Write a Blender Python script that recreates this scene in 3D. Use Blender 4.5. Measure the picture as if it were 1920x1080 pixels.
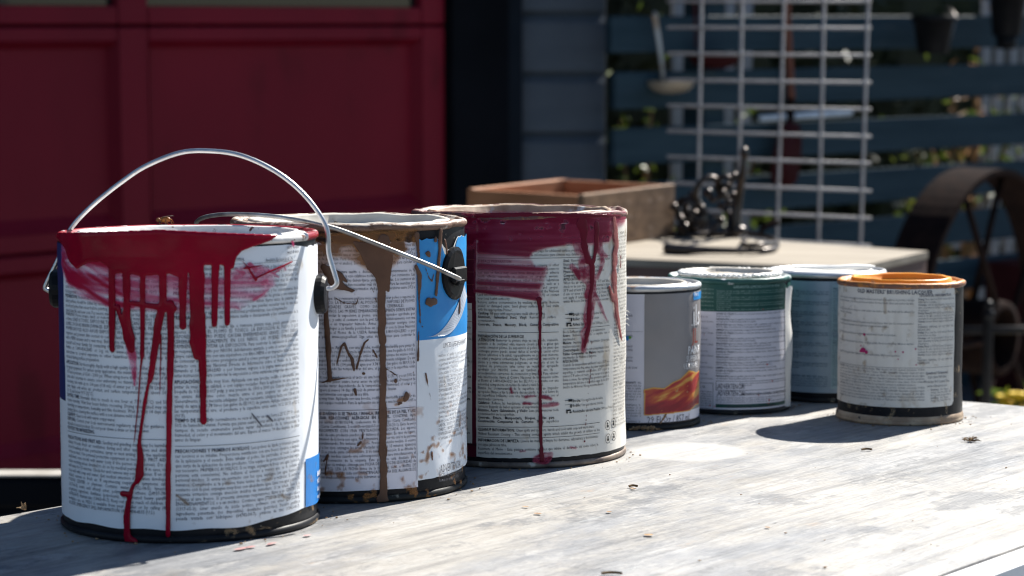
import bpy, math, random
import numpy as np
from mathutils import Vector, Matrix, Quaternion

# ------------------------------------------------------------------ camera, sky, sun, exposure
sc = bpy.context.scene
for o in list(bpy.data.objects):
    bpy.data.objects.remove(o)
COL = sc.collection
R_ = math.radians
FPX = 4140.0                      # focal length in photo pixels (1920 wide)
CAM_H = 1.15                      # camera above the ground
TAB_H = 0.273                     # camera above the table top (table frame)
PITCH_T = math.atan(335 / FPX)    # pitch seen from the (sloping) table top
PITCH_W = math.atan(500 / FPX)    # pitch against gravity
TILT = PITCH_W - PITCH_T          # the table slopes away by this much
TF = Matrix.Translation((0, 0, CAM_H)) @ Matrix.Rotation(-TILT, 4, 'X') @ Matrix.Translation((0, 0, -TAB_H))
cam_d = bpy.data.cameras.new('camera')
cam = bpy.data.objects.new('camera', cam_d); COL.objects.link(cam)
cam_d.sensor_width = 36.0
cam_d.lens = 36.0 * FPX / 1920.0
cam_d.clip_end = 2000; cam_d.clip_start = 0.05
cam.location = (0, 0, CAM_H)
cam.rotation_euler = (math.pi / 2 - PITCH_W, 0, 0)
cam_d.dof.use_dof = True
cam_d.dof.focus_distance = 1.61
cam_d.dof.aperture_fstop = 9.6
cam_d.dof.aperture_blades = 7
sc.camera = cam

SUN_EL_T, SUN_AZ_T = R_(44), math.atan2(0.76, 0.65)   # as measured from the shadows on the table
sd = Vector((math.cos(SUN_EL_T) * math.cos(SUN_AZ_T), math.cos(SUN_EL_T) * math.sin(SUN_AZ_T), math.sin(SUN_EL_T)))
sd = (TF.to_3x3() @ sd).normalized()
sun_el = math.asin(sd.z)
world = bpy.data.worlds.new('World'); sc.world = world; world.use_nodes = True
wn = world.node_tree.nodes; wl = world.node_tree.links
bg = wn['Background']
sky = wn.new('ShaderNodeTexSky'); sky.sky_type = 'NISHITA'; sky.sun_disc = False
sky.sun_elevation = sun_el; sky.dust_density = 0.2; sky.ozone_density = 3.5
sky.sun_rotation = math.atan2(sd.x, sd.y)
wl.new(sky.outputs[0], bg.inputs[0]); bg.inputs[1].default_value = 0.05
sun_d = bpy.data.lights.new('sun', 'SUN'); sun_d.energy = 5.0; sun_d.angle = R_(0.53); sun_d.color = (1.0, 0.955, 0.88)
sun = bpy.data.objects.new('sun', sun_d); COL.objects.link(sun)
sun.rotation_euler = sd.to_track_quat('Z', 'Y').to_euler(); sun.location = (4, 5, 6)
sc.view_settings.view_transform = 'Standard'
try: sc.view_settings.look = 'None'
except Exception: pass
sc.view_settings.gamma = 1; sc.view_settings.use_curve_mapping = False
sc.view_settings.exposure = 1.3
try:
    sc.cycles.use_denoising = True; sc.cycles.filter_width = 1.1; sc.cycles.sample_clamp_direct = 12.0; sc.cycles.sample_clamp_indirect = 4.0; sc.cycles.blur_glossy = 0.5
except Exception: pass

# ------------------------------------------------------------------ helpers
rnd = random.Random(7); nrng = np.random.RandomState(11)

def cam_ray(px, py, pitch):
    d = Vector(((px - 960) / FPX, 1.0, -(py - 540) / FPX))
    c, s = math.cos(pitch), math.sin(pitch)
    return Vector((d.x, d.y * c + d.z * s, d.z * c - d.y * s))
def at_depth(px, py, y):           # world point on the ray of a photo pixel at forward distance y
    d = cam_ray(px, py, PITCH_W); t = y / d.y
    return Vector((d.x * t, y, CAM_H + d.z * t))
def t_depth(px, py, y):            # the same in the table frame
    d = cam_ray(px, py, PITCH_T); t = y / d.y
    return Vector((d.x * t, y, TAB_H + d.z * t))
def on_table(px, py):
    d = cam_ray(px, py, PITCH_T); t = -TAB_H / d.z
    return Vector((d.x * t, d.y * t, 0))

def link(o, parent=None):
    COL.objects.link(o)
    if parent is not None: o.parent = parent
    return o
def mesh_of(name, V, F, mat=None, smooth=False):
    me = bpy.data.meshes.new(name)
    V = np.asarray(V, dtype=np.float32).reshape(-1, 3)
    if isinstance(F, np.ndarray):
        nf, k = F.shape
        me.vertices.add(len(V)); me.vertices.foreach_set('co', V.ravel())
        me.loops.add(nf * k); me.loops.foreach_set('vertex_index', F.astype(np.int32).ravel())
        me.polygons.add(nf)
        me.polygons.foreach_set('loop_start', np.arange(nf, dtype=np.int32) * k)
        try: me.polygons.foreach_set('loop_total', np.full(nf, k, dtype=np.int32))
        except Exception: pass
        me.update(calc_edges=True)
    else:
        me.from_pydata([tuple(v) for v in V], [], F)
    me.validate()
    if mat is not None: me.materials.append(mat)
    if smooth: me.polygons.foreach_set('use_smooth', np.ones(len(me.polygons), dtype=bool))
    return me
def obj(name, VF, mat, parent=None, smooth=False, kind=None, label=None):
    o = bpy.data.objects.new(name, mesh_of(name, VF[0], VF[1], mat, smooth))
    link(o, parent)
    if kind: o['kind'] = kind
    if label: o['label'] = label
    return o
def tag(o, label, cat, group=None):
    o['label'] = label; o['category'] = cat
    if group: o['group'] = group
    return o
def thing(name, label, cat, M=None, group=None):
    o = bpy.data.objects.new(name, None); o.empty_display_size = 0.05; link(o)
    if M is not None: o.matrix_world = M
    return tag(o, label, cat, group)

class MB:
    """collects primitive shapes into one vertex and face list"""
    def __init__(s): s.V = []; s.F = []
    def add(s, V, F):
        n = len(s.V); s.V += [tuple(v) for v in V]; s.F += [tuple(i + n for i in f) for f in F]; return s
    def vf(s): return s.V, s.F
    def box(s, c, size, M=None, bev=0.0):
        x, y, z = [k / 2 for k in size]; b = min(bev, x * .9, y * .9, z * .9)
        M = M or Matrix.Identity(4); c = Vector(c)
        if b <= 0:
            P = [(-x,-y,-z),(x,-y,-z),(x,y,-z),(-x,y,-z),(-x,-y,z),(x,-y,z),(x,y,z),(-x,y,z)]
            F = [(0,3,2,1),(4,5,6,7),(0,1,5,4),(1,2,6,5),(2,3,7,6),(3,0,4,7)]
        else:
            P = []; idx = {}
            for sx in (-1,1):
                for sy in (-1,1):
                    for sz in (-1,1):
                        for a in range(3):
                            p = [sx*(x-b), sy*(y-b), sz*(z-b)]; p[a] = (sx*x, sy*y, sz*z)[a]
                            idx[(sx,sy,sz,a)] = len(P); P.append(tuple(p))
            F = []
            I = idx
            for a in range(3):
                o1, o2 = [k for k in range(3) if k != a]
                for sa in (-1,1):
                    def k(s1, s2):
                        t = [0,0,0]; t[a] = sa; t[o1] = s1; t[o2] = s2; return I[(t[0],t[1],t[2],a)]
                    q = [k(-1,-1), k(1,-1), k(1,1), k(-1,1)]
                    F.append(tuple(q))
                for s1 in (-1,1):
                    for s2 in (-1,1):
                        def e(sv, face):
                            t = [0,0,0]; t[a] = sv; t[o1] = s1; t[o2] = s2; return I[(t[0],t[1],t[2],face)]
                        F.append((e(-1,o1), e(1,o1), e(1,o2), e(-1,o2)))
            for sx in (-1,1):
                for sy in (-1,1):
                    for sz in (-1,1):
                        F.append((I[(sx,sy,sz,0)], I[(sx,sy,sz,1)], I[(sx,sy,sz,2)]))
            Pv = [Vector(p) for p in P]; F2 = []
            for f in F:
                n = (Pv[f[1]]-Pv[f[0]]).cross(Pv[f[2]]-Pv[f[0]]); m = sum((Pv[i] for i in f), Vector())
                F2.append(f if n.dot(m) > 0 else tuple(reversed(f)))
            F = F2
        return s.add([M @ (Vector(p) + c) for p in P], F)
    def tube(s, pts, r, n=10, smooth=0, cap=True):
        P = [Vector(p) for p in pts]
        rs = list(r) if hasattr(r, '__len__') else [r] * len(P)
        if smooth:
            Q = []; RR = []
            for i in range(len(P) - 1):
                p0, p1, p2, p3 = P[max(i-1,0)], P[i], P[i+1], P[min(i+2,len(P)-1)]
                for k in range(smooth):
                    t = k / smooth
                    Q.append(0.5*((2*p1)+(p2-p0)*t+(2*p0-5*p1+4*p2-p3)*t*t+(3*p1-p0-3*p2+p3)*t**3))
                    RR.append(rs[i]*(1-t)+rs[i+1]*t)
            Q.append(P[-1]); RR.append(rs[-1]); P, rs = Q, RR
        V = []; F = []; up = None
        for i, p in enumerate(P):
            d = (P[min(i+1,len(P)-1)] - P[max(i-1,0)]).normalized()
            if up is None:
                up = d.orthogonal().normalized()
            up = (up - d * up.dot(d)).normalized(); b = d.cross(up)
            for k in range(n):
                a = 2*math.pi*k/n
                V.append(p + (up*math.cos(a) + b*math.sin(a)) * rs[i])
        for i in range(len(P)-1):
            for k in range(n):
                F.append((i*n+k, i*n+(k+1)%n, (i+1)*n+(k+1)%n, (i+1)*n+k))
        if cap:
            F.append(tuple(reversed(range(n)))); F.append(tuple((len(P)-1)*n+k for k in range(n)))
        return s.add(V, F)
    def ball(s, c, r, M=None, n=10, m=7):
        r = r if hasattr(r, '__len__') else (r, r, r); c = Vector(c); M = M or Matrix.Identity(4)
        V = [Vector((0,0,-r[2]))]
        for j in range(1, m):
            t = -math.pi/2 + math.pi*j/m
            for k in range(n):
                a = 2*math.pi*k/n; V.append(Vector((r[0]*math.cos(t)*math.cos(a), r[1]*math.cos(t)*math.sin(a), r[2]*math.sin(t))))
        V.append(Vector((0,0,r[2]))); F = []
        for k in range(n): F.append((0, 1+(k+1)%n, 1+k))
        for j in range(m-2):
            for k in range(n):
                a = 1+j*n; F.append((a+k, a+(k+1)%n, a+n+(k+1)%n, a+n+k))
        a = 1+(m-2)*n
        for k in range(n): F.append((a+k, a+(k+1)%n, len(V)-1))
        return s.add([M @ (v + c) for v in V], F)

def lathe(profile, n=160, disp=None, a0=0.0, a1=2*math.pi):
    """profile (r,z) spun about z; angle 0 faces the camera (-Y). disp(angle,r,z)->(r,z)"""
    full = abs(a1 - a0 - 2*math.pi) < 1e-6
    m = n if full else n + 1
    V = []; F = []
    for k in range(m):
        a = a0 + (a1 - a0) * k / n
        for (r, z) in profile:
            rr, zz = disp(a, r, z) if disp else (r, z)
            V.append((rr*math.sin(a), -rr*math.cos(a), zz))
    p = len(profile)
    for k in range(n):
        k2 = (k+1) % m
        for i in range(p-1):
            F.append((k*p+i, k2*p+i, k2*p+i+1, k*p+i+1))
    return V, F

# ------------------------------------------------------------------ materials
def nodes_of(name):
    m = bpy.data.materials.new(name); m.use_nodes = True
    return m, m.node_tree.nodes, m.node_tree.links, m.node_tree.nodes['Principled BSDF']
def ramp(n, stops):
    r = n.new('ShaderNodeValToRGB'); e = r.color_ramp.elements
    while len(e) < len(stops): e.new(0.5)
    for k, (p, c) in enumerate(stops):
        e[k].position = p; e[k].color = (c[0], c[1], c[2], 1) if hasattr(c, '__len__') else (c, c, c, 1)
    return r
def noise(n, l, scale, detail=4, stretch=None, rough=0.55, coord='Object'):
    tc = n.new('ShaderNodeTexCoord'); mp = n.new('ShaderNodeMapping'); nz = n.new('ShaderNodeTexNoise')
    l.new(tc.outputs[coord], mp.inputs[0])
    if stretch: mp.inputs['Scale'].default_value = stretch
    l.new(mp.outputs[0], nz.inputs['Vector'])
    nz.inputs['Scale'].default_value = scale; nz.inputs['Detail'].default_value = detail; nz.inputs['Roughness'].default_value = rough
    return nz
def mixc(n, l, fac, a, b):
    m = n.new('ShaderNodeMix'); m.data_type = 'RGBA'
    for sock, v in ((m.inputs[0], fac), (m.inputs[6], a), (m.inputs[7], b)):
        if hasattr(v, 'is_linked') or hasattr(v, 'links'): l.new(v, sock)
        elif hasattr(v, '__len__'): sock.default_value = (v[0], v[1], v[2], 1)
        else: sock.default_value = v
    return m.outputs[2]
def pm(name, c1, c2=None, scale=20, rough=0.6, metal=0.0, bump=0.0, bscale=None, stretch=None, lo=0.35, hi=0.65, spec=0.25,
       c3=None, s3=60, t3=0.62, coat=0.0):
    m, n, l, b = nodes_of(name)
    b.inputs['Roughness'].default_value = rough; b.inputs['Metallic'].default_value = metal
    b.inputs['Specular IOR Level'].default_value = spec; b.inputs['Coat Weight'].default_value = coat
    if c2 is None: c2 = tuple(k * 0.8 for k in c1)
    nz = noise(n, l, scale, 5, stretch); r = ramp(n, [(lo, c1), (hi, c2)]); l.new(nz.outputs[0], r.inputs[0])
    out = r.outputs[0]
    if c3 is not None:
        n3 = noise(n, l, s3, 6, stretch); r3 = ramp(n, [(t3, 0.0), (t3 + 0.06, 1.0)]); l.new(n3.outputs[0], r3.inputs[0])
        out = mixc(n, l, r3.outputs[0], out, c3)
    l.new(out, b.inputs['Base Color'])
    if bump:
        bn = noise(n, l, bscale or scale * 3, 5, stretch); bp = n.new('ShaderNodeBump'); bp.inputs['Strength'].default_value = 0.6
        bp.inputs['Distance'].default_value = bump; l.new(bn.outputs[0], bp.inputs['Height']); l.new(bp.outputs[0], b.inputs['Normal'])
    return m
def attr_mix(name, attr, ca, cb, rough=0.4, bump=0.0003, na=60, metal=0.0, speck=None):
    """two finishes mixed by a point attribute (paint left on a rim, on the red can its highlight too) with noise variation"""
    m, n, l, b = nodes_of(name)
    at = n.new('ShaderNodeAttribute'); at.attribute_name = attr
    nz = noise(n, l, na, 5); ad = n.new('ShaderNodeMath'); ad.operation = 'ADD'
    su = n.new('ShaderNodeMath'); su.operation = 'SUBTRACT'; l.new(nz.outputs[0], su.inputs[0]); su.inputs[1].default_value = 0.5
    mu = n.new('ShaderNodeMath'); mu.operation = 'MULTIPLY'; l.new(su.outputs[0], mu.inputs[0]); mu.inputs[1].default_value = 1.6
    l.new(at.outputs['Fac'], ad.inputs[0]); l.new(mu.outputs[0], ad.inputs[1])
    r = ramp(n, [(0.44, 0.0), (0.56, 1.0)]); l.new(ad.outputs[0], r.inputs[0])
    v = noise(n, l, 35, 5); ra = ramp(n, [(0.35, tuple(k*0.75 for k in ca)), (0.65, ca)]); l.new(v.outputs[0], ra.inputs[0])
    o = mixc(n, l, r.outputs[0], ra.outputs[0], cb)
    if speck is not None:
        n3 = noise(n, l, 150, 4); r3 = ramp(n, [(0.62, 0.0), (0.68, 1.0)]); l.new(n3.outputs[0], r3.inputs[0])
        o = mixc(n, l, r3.outputs[0], o, speck)
    l.new(o, b.inputs['Base Color']); b.inputs['Roughness'].default_value = rough; b.inputs['Metallic'].default_value = metal; b.inputs['Specular IOR Level'].default_value = 0.3
    bn = noise(n, l, 220, 4); bp = n.new('ShaderNodeBump'); bp.inputs['Distance'].default_value = bump; bp.inputs['Strength'].default_value = 0.7
    l.new(bn.outputs[0], bp.inputs['Height']); l.new(bp.outputs[0], b.inputs['Normal'])
    return m
def paint_smear_mat(name, thin, thick, rough=0.35):
    m, n, l, b = nodes_of(name)
    at = n.new('ShaderNodeAttribute'); at.attribute_name = 'cover'
    r = ramp(n, [(0.25, thin), (0.95, thick)]); l.new(at.outputs['Fac'], r.inputs[0]); l.new(r.outputs[0], b.inputs['Base Color'])
    l.new(at.outputs['Fac'], b.inputs['Alpha']); b.inputs['Roughness'].default_value = rough; b.inputs['Specular IOR Level'].default_value = 0.12
    return m
def label_mat(name, c, stain=(0.42, 0.33, 0.22), rough=0.42, wr=0.0006, stain_t=0.66):
    m, n, l, b = nodes_of(name)
    v = noise(n, l, 18, 4); ra = ramp(n, [(0.3, tuple(k*0.9 for k in c)), (0.7, c)]); l.new(v.outputs[0], ra.inputs[0])
    s = noise(n, l, 55, 7, (1, 1, 0.6)); rs = ramp(n, [(stain_t, 0.0), (stain_t + 0.12, 0.7)]); l.new(s.outputs[0], rs.inputs[0])
    o = mixc(n, l, rs.outputs[0], ra.outputs[0], stain)
    l.new(o, b.inputs['Base Color']); b.inputs['Roughness'].default_value = rough; b.inputs['Specular IOR Level'].default_value = 0.3
    w = noise(n, l, 38, 3, (1, 1, 0.35)); bp = n.new('ShaderNodeBump'); bp.inputs['Distance'].default_value = wr; bp.inputs['Strength'].default_value = 0.8
    l.new(w.outputs[0], bp.inputs['Height']); l.new(bp.outputs[0], b.inputs['Normal'])
    return m
def flat(name, c, rough=0.5, **k): return pm(name, c, tuple(x*0.9 for x in c), rough=rough, **k)

M = {}
M['white_label'] = label_mat('white_label', (0.76, 0.79, 0.83))
M['cream_label'] = label_mat('cream_label', (0.70, 0.67, 0.61), stain_t=0.6)
M['lilac_label'] = label_mat('lilac_label', (0.74, 0.72, 0.78))
M['ink'] = flat('ink', (0.035, 0.038, 0.06), 0.5)
M['ink_black'] = flat('ink_black', (0.012, 0.012, 0.014), 0.5)
M['ink_white'] = flat('ink_white', (0.75, 0.76, 0.78), 0.5)
M['ink_grey'] = flat('ink_grey', (0.13, 0.13, 0.15), 0.5)
M['blue_print'] = label_mat('blue_print', (0.010, 0.17, 0.50), stain=(0.5, 0.55, 0.6), stain_t=0.68)
M['navy_print'] = flat('navy_print', (0.015, 0.03, 0.13), 0.4)
M['sky_print'] = pm('sky_print', (0.02, 0.21, 0.54), (0.045, 0.30, 0.64), 14, 0.35)
M['silver_print'] = pm('silver_print', (0.55, 0.6, 0.68), (0.25, 0.3, 0.38), 40, 0.35, stretch=(1, 1, 0.4))
M['maroon_print'] = pm('maroon_print', (0.085, 0.006, 0.02), (0.11, 0.012, 0.03), 30, 0.4)
M['green_print'] = pm('green_print', (0.014, 0.072, 0.058), (0.022, 0.09, 0.074), 40, 0.4)
M['teal_print'] = pm('teal_print', (0.25, 0.34, 0.41), (0.39, 0.47, 0.54), 22, 0.35, stretch=(1, 1, 0.1), c3=(0.09, 0.24, 0.27), s3=7, t3=0.64)
M['grey_print'] = pm('grey_print', (0.25, 0.235, 0.235), (0.30, 0.28, 0.28), 10, 0.38, metal=0.25)
M['black_metal'] = pm('black_metal', (0.008, 0.009, 0.012), (0.016, 0.016, 0.018), 40, 0.45, spec=0.12, bump=0.0003, bscale=120, c3=(0.26, 0.22, 0.17), s3=260, t3=0.67)
M['black_dull'] = pm('black_dull', (0.014, 0.015, 0.018), (0.03, 0.03, 0.027), 30, 0.5, spec=0.12, c3=(0.3, 0.28, 0.22), s3=70, t3=0.64)
M['steel'] = pm('steel', (0.55, 0.55, 0.56), (0.4, 0.4, 0.42), 60, 0.33, metal=0.9, bump=0.0001, bscale=300)
M['steel_old'] = pm('steel_old', (0.42, 0.42, 0.42), (0.22, 0.2, 0.18), 70, 0.42, metal=0.75, bump=0.0001, bscale=300)
M['white_paint'] = pm('white_paint', (0.78, 0.77, 0.74), (0.7, 0.69, 0.66), 25, 0.35, bump=0.0004, bscale=60)
M['white_lid'] = pm('white_lid', (0.62, 0.59, 0.52), (0.46, 0.42, 0.36), 30, 0.4, bump=0.0004, bscale=80, c3=(0.2, 0.14, 0.09), s3=120, t3=0.68)
M['rusty_lid'] = pm('rusty_lid', (0.42, 0.33, 0.25), (0.17, 0.08, 0.04), 30, 0.55, bump=0.0005, bscale=90, c3=(0.55, 0.58, 0.6), s3=35, t3=0.66)
M['rusty_steel'] = pm('rusty_steel', (0.24, 0.19, 0.15), (0.07, 0.05, 0.045), 60, 0.5, metal=0.2, bump=0.0004, bscale=150, c3=(0.5, 0.45, 0.38), s3=90, t3=0.6)
M['orange_paint'] = pm('orange_paint', (0.86, 0.37, 0.05), (0.72, 0.26, 0.025), 28, 0.35, bump=0.0006, bscale=60, c3=(0.3, 0.08, 0.02), s3=80, t3=0.66)
M['rust_orange'] = pm('rust_orange', (0.38, 0.14, 0.03), (0.2, 0.07, 0.03), 40, 0.5, bump=0.0005, bscale=150, c3=(0.1, 0.05, 0.03), s3=110, t3=0.6)
M['red_paint'] = pm('red_paint', (0.27, 0.001, 0.018), (0.19, 0.001, 0.013), 30, 0.16, spec=0.12, coat=0.0, bump=0.0003, bscale=70)
M['brown_paint'] = pm('brown_paint', (0.13, 0.065, 0.04), (0.09, 0.045, 0.028), 60, 0.4, bump=0.0004, bscale=250, c3=(0.5, 0.5, 0.52), s3=220, t3=0.72)
M['maroon_paint'] = pm('maroon_paint', (0.14, 0.004, 0.02), (0.10, 0.004, 0.016), 30, 0.3, spec=0.14, bump=0.0002, bscale=300)
M['pink_old_paint'] = pm('pink_old_paint', (0.30, 0.10, 0.09), (0.2, 0.05, 0.05), 120, 0.6, bump=0.0006, bscale=300)
M['red_smear'] = paint_smear_mat('red_smear', (0.78, 0.11, 0.30), (0.34, 0.003, 0.035))
M['brown_smear'] = paint_smear_mat('brown_smear', (0.46, 0.20, 0.06), (0.15, 0.07, 0.032), 0.4)
M['maroon_smear'] = paint_smear_mat('maroon_smear', (0.52, 0.08, 0.16), (0.15, 0.004, 0.024), 0.35)
M['grime_smear'] = paint_smear_mat('grime_smear', (0.35, 0.25, 0.15), (0.2, 0.12, 0.06), 0.7)
M['magenta'] = flat('magenta', (0.42, 0.02, 0.13), 0.4)
M['red_dot'] = flat('red_dot', (0.55, 0.04, 0.03), 0.4)
M['black_plastic'] = pm('black_plastic', (0.007, 0.007, 0.008), (0.011, 0.011, 0.012), 50, 0.38, spec=0.12, bump=0.0002, bscale=200)
M['dirt'] = pm('dirt', (0.4, 0.27, 0.15), (0.22, 0.13, 0.07), 200, 0.9, bump=0.0008, bscale=400)
M['dry_leaf'] = pm('dry_leaf', (0.2, 0.12, 0.05), (0.1, 0.05, 0.02), 200, 0.8)

# ------------------------------------------------------------------ flat lettering: glyphs of the built-in font set as print
GL = {}
def _curve(body, bold):
    cu = bpy.data.curves.new('glyph', 'FONT'); cu.body = body; cu.resolution_u = 1; cu.size = 1.0
    if bold: cu.offset = 0.022
    o = bpy.data.objects.new('glyph', cu); COL.objects.link(o)
    dg = bpy.context.evaluated_depsgraph_get(); dg.update()
    ev = o.evaluated_get(dg); me = ev.to_mesh()
    me.calc_loop_triangles()
    V = np.empty(len(me.vertices)*3, np.float32); me.vertices.foreach_get('co', V); V = V.reshape(-1, 3)[:, :2].copy()
    F = np.empty(len(me.loop_triangles)*3, np.int32); me.loop_triangles.foreach_get('vertices', F); F = F.reshape(-1, 3)
    ev.to_mesh_clear(); COL.objects.unlink(o); bpy.data.objects.remove(o); bpy.data.curves.remove(cu)
    return V, F
_bar = _curve('||', False)[0][:, 0].max()
def glyph(ch, bold=False):
    k = (ch, bold)
    if k not in GL:
        if ch == ' ': GL[k] = (np.zeros((0, 2)), np.zeros((0, 3), int), 0.28)
        else:
            V, F = _curve(ch, bold); w = _curve('|' + ch + '|', False)[0][:, 0].max() - _bar
            GL[k] = (V, F, float(w) + (0.02 if bold else 0))
    return GL[k]
def text_w(t, cond, bold=False): return sum(glyph(c, bold)[2] for c in t) * cond * 0.983

class Print:
    """lettering and rules in label coordinates (u along the wrap, z up)"""
    def __init__(s): s.V = []; s.F = []; s.n = 0
    def line(s, t, u, z, size, cond=0.85, bold=False, space=0.0):
        size, cond = size*1.13, cond*0.87
        for c in t:
            V, F, w = glyph(c, bold)
            if len(V):
                s.V.append(np.stack([u + V[:, 0]*size*cond, z + V[:, 1]*size], 1)); s.F.append(F + s.n); s.n += len(V)
            u += (w * cond + (space if c == ' ' else 0)) * size
        return u
    def rule(s, u0, u1, z, th):
        k = max(2, int((u1-u0)/0.003)); us = np.linspace(u0, u1, k)
        V = np.concatenate([np.stack([us, np.full(k, z)], 1), np.stack([us, np.full(k, z+th)], 1)])
        F = []
        for i in range(k-1): F += [(i, i+1, k+i+1), (i, k+i+1, k+i)]
        s.V.append(V); s.F.append(np.array(F) + s.n); s.n += len(V)
    def rect(s, u0, u1, z0, z1): s.rule(u0, u1, z0, z1 - z0)
    def frame(s, u0, u1, z0, z1, th=0.0004):
        s.rule(u0, u1, z0, th); s.rule(u0, u1, z1, th); s.rect(u0, u0+th, z0, z1); s.rect(u1-th, u1, z0, z1)
    def ring(s, u, z, r, th, n=28):
        a = np.linspace(0, 2*np.pi, n, endpoint=False); c = np.stack([np.cos(a), np.sin(a)], 1)
        V = np.concatenate([c*r, c*(r-th)]) + (u, z); F = []
        for i in range(n):
            j = (i+1) % n; F += [(i, j, n+j), (i, n+j, n+i)]
        s.V.append(V); s.F.append(np.array(F) + s.n); s.n += len(V)
    def dot(s, u, z, r, ry=None, n=14):
        a = np.linspace(0, 2*np.pi, n, endpoint=False)
        V = np.stack([np.cos(a)*r, np.sin(a)*(ry or r)], 1) + (u, z); F = [(0, i, i+1) for i in range(1, n-1)]
        s.V.append(V); s.F.append(np.array(F) + s.n); s.n += n
    def flow(s, u0, u1, z0, z1, pitch, size, paras, cond=0.85, cycle=True, start=0, gap=0.0, justify=True):
        """paragraphs (bold head, text) set in a column from z0 down to z1; returns the next z"""
        W = u1 - u0; z = z0 - size*0.72; i = start; done = 0
        while z > z1 and (cycle or done < len(paras)):
            head, txt = paras[i % len(paras)]; i += 1; done += 1
            words = [(w, True) for w in head.split()] + [(w, False) for w in txt.split()]
            ln = []; lw = 0.0; sp = 0.28*cond*size
            def put(ln, last):
                nonlocal z
                if z < z1: return
                tot = sum(text_w(w, cond, b)*size for w, b in ln)
                g = sp if last or not justify or len(ln) < 2 else min((W - tot)/(len(ln)-1), sp*3)
                u = u0
                for w, b in ln: u = s.line(w, u, z, size, cond, b) + g
                z -= pitch
            for w, b in words:
                ww = text_w(w, cond, b)*size
                if ln and lw + ww > W: put(ln, False); ln = []; lw = 0.0
                ln.append((w, b)); lw += ww + sp
            if ln: put(ln, True)
            z -= gap
        return z

EN = [('PREPARATION:', 'Remove all loose and peeling paint, dirt, grease, mildew and chalk. Glossy surfaces should be dulled by sanding. Fill nail holes and cracks with caulk, sand smooth and prime bare areas before painting. Unpainted substrates require a primer to extend their life and new coat. For severe stains, water marks or bleeding, apply a stain blocking primer.'),
      ('', 'WARNING! If you scrape, sand, or remove old paint, you may release lead dust or fumes. LEAD IS TOXIC. EXPOSURE TO LEAD DUST CAN CAUSE SERIOUS ILLNESS, SUCH AS BRAIN DAMAGE, ESPECIALLY IN CHILDREN. PREGNANT WOMEN SHOULD ALSO AVOID EXPOSURE. Wear a properly fitted approved respirator and prevent skin contact to control lead exposure. Clean up carefully with a HEPA vacuum and a wet mop. Before you start, find out how to protect yourself and your family by contacting the USEPA National Lead Information Hotline at 1-800-424-LEAD or log on to www.epa.gov/lead. Follow these instructions to control exposure to other hazardous substances that may be released during surface preparation.'),
      ('APPLICATION:', 'Stir thoroughly. Apply with a high quality brush, roller, paint pad or by spray equipment. For airless spray application, the minimum recommended tip is .015 and a pressure of 1500 - 2000 psi. When using more than one container of the same color, intermix to ensure color uniformity; no thinning is usually required. If necessary, thin with up to 1/4 pint (118 mL) of water per 1 gallon (3.78 Liters) of paint. Apply only when air, product, and surface temperatures are above 50°F (10°C) and below 90°F (32°C).'),
      ('DRYING TIME:', 'Normally dries to touch in one hour at 77°F (25°C) and 50% relative humidity. Wait four hours before recoating. Drying times listed may vary depending on temperature, humidity and film thickness. Wait at least 14 days after painting before cleaning the surface with a non abrasive mild cleaner.'),
      ('CLEANUP:', 'Clean tools with warm soapy water.'),
      ('DISPOSAL:', 'Contact your local environmental regulatory agency for guidance on disposal of unused product. Do not pour down a drain or storm sewer.'),
      ('PROTECT FROM FREEZING.', '')]
EN2 = [('PRECAUTIONS AND FIRST AID:', 'Sanding and grinding dusts may be harmful if inhaled. Provide fresh air ventilation during and after application and drying. Avoid breathing of dust, particulates, spray or mist arising from the application of this product. Use personal protective equipment as necessary. FIRST AID: If swallowed, rinse mouth with water (only if the person is conscious). Do not induce vomiting unless directed to do so by medical personnel. If in eyes, rinse with water for 15 minutes. Check for and remove any contact lenses. If on skin, rinse well with soap and water. Get medical attention if irritation develops. If inhaled, remove to fresh air. If experiencing respiratory symptoms call a POISON CENTER or physician. Contains: water (7732-18-5); limestone (1317-65-3); acetic acid ethenyl ester, polymer with ethene (24937-78-8); proprietary ingredient; distillates (petroleum), hydrotreated heavy paraffinic (64742-54-7); titanium zinc (13463-41-7). Keep out of the reach of children. For workplace use, an MSDS is available from your retailer or by calling (412) 492-5555. EMERGENCY SPILL INFORMATION: (412) 434-4515 (U.S.)')]
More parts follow.
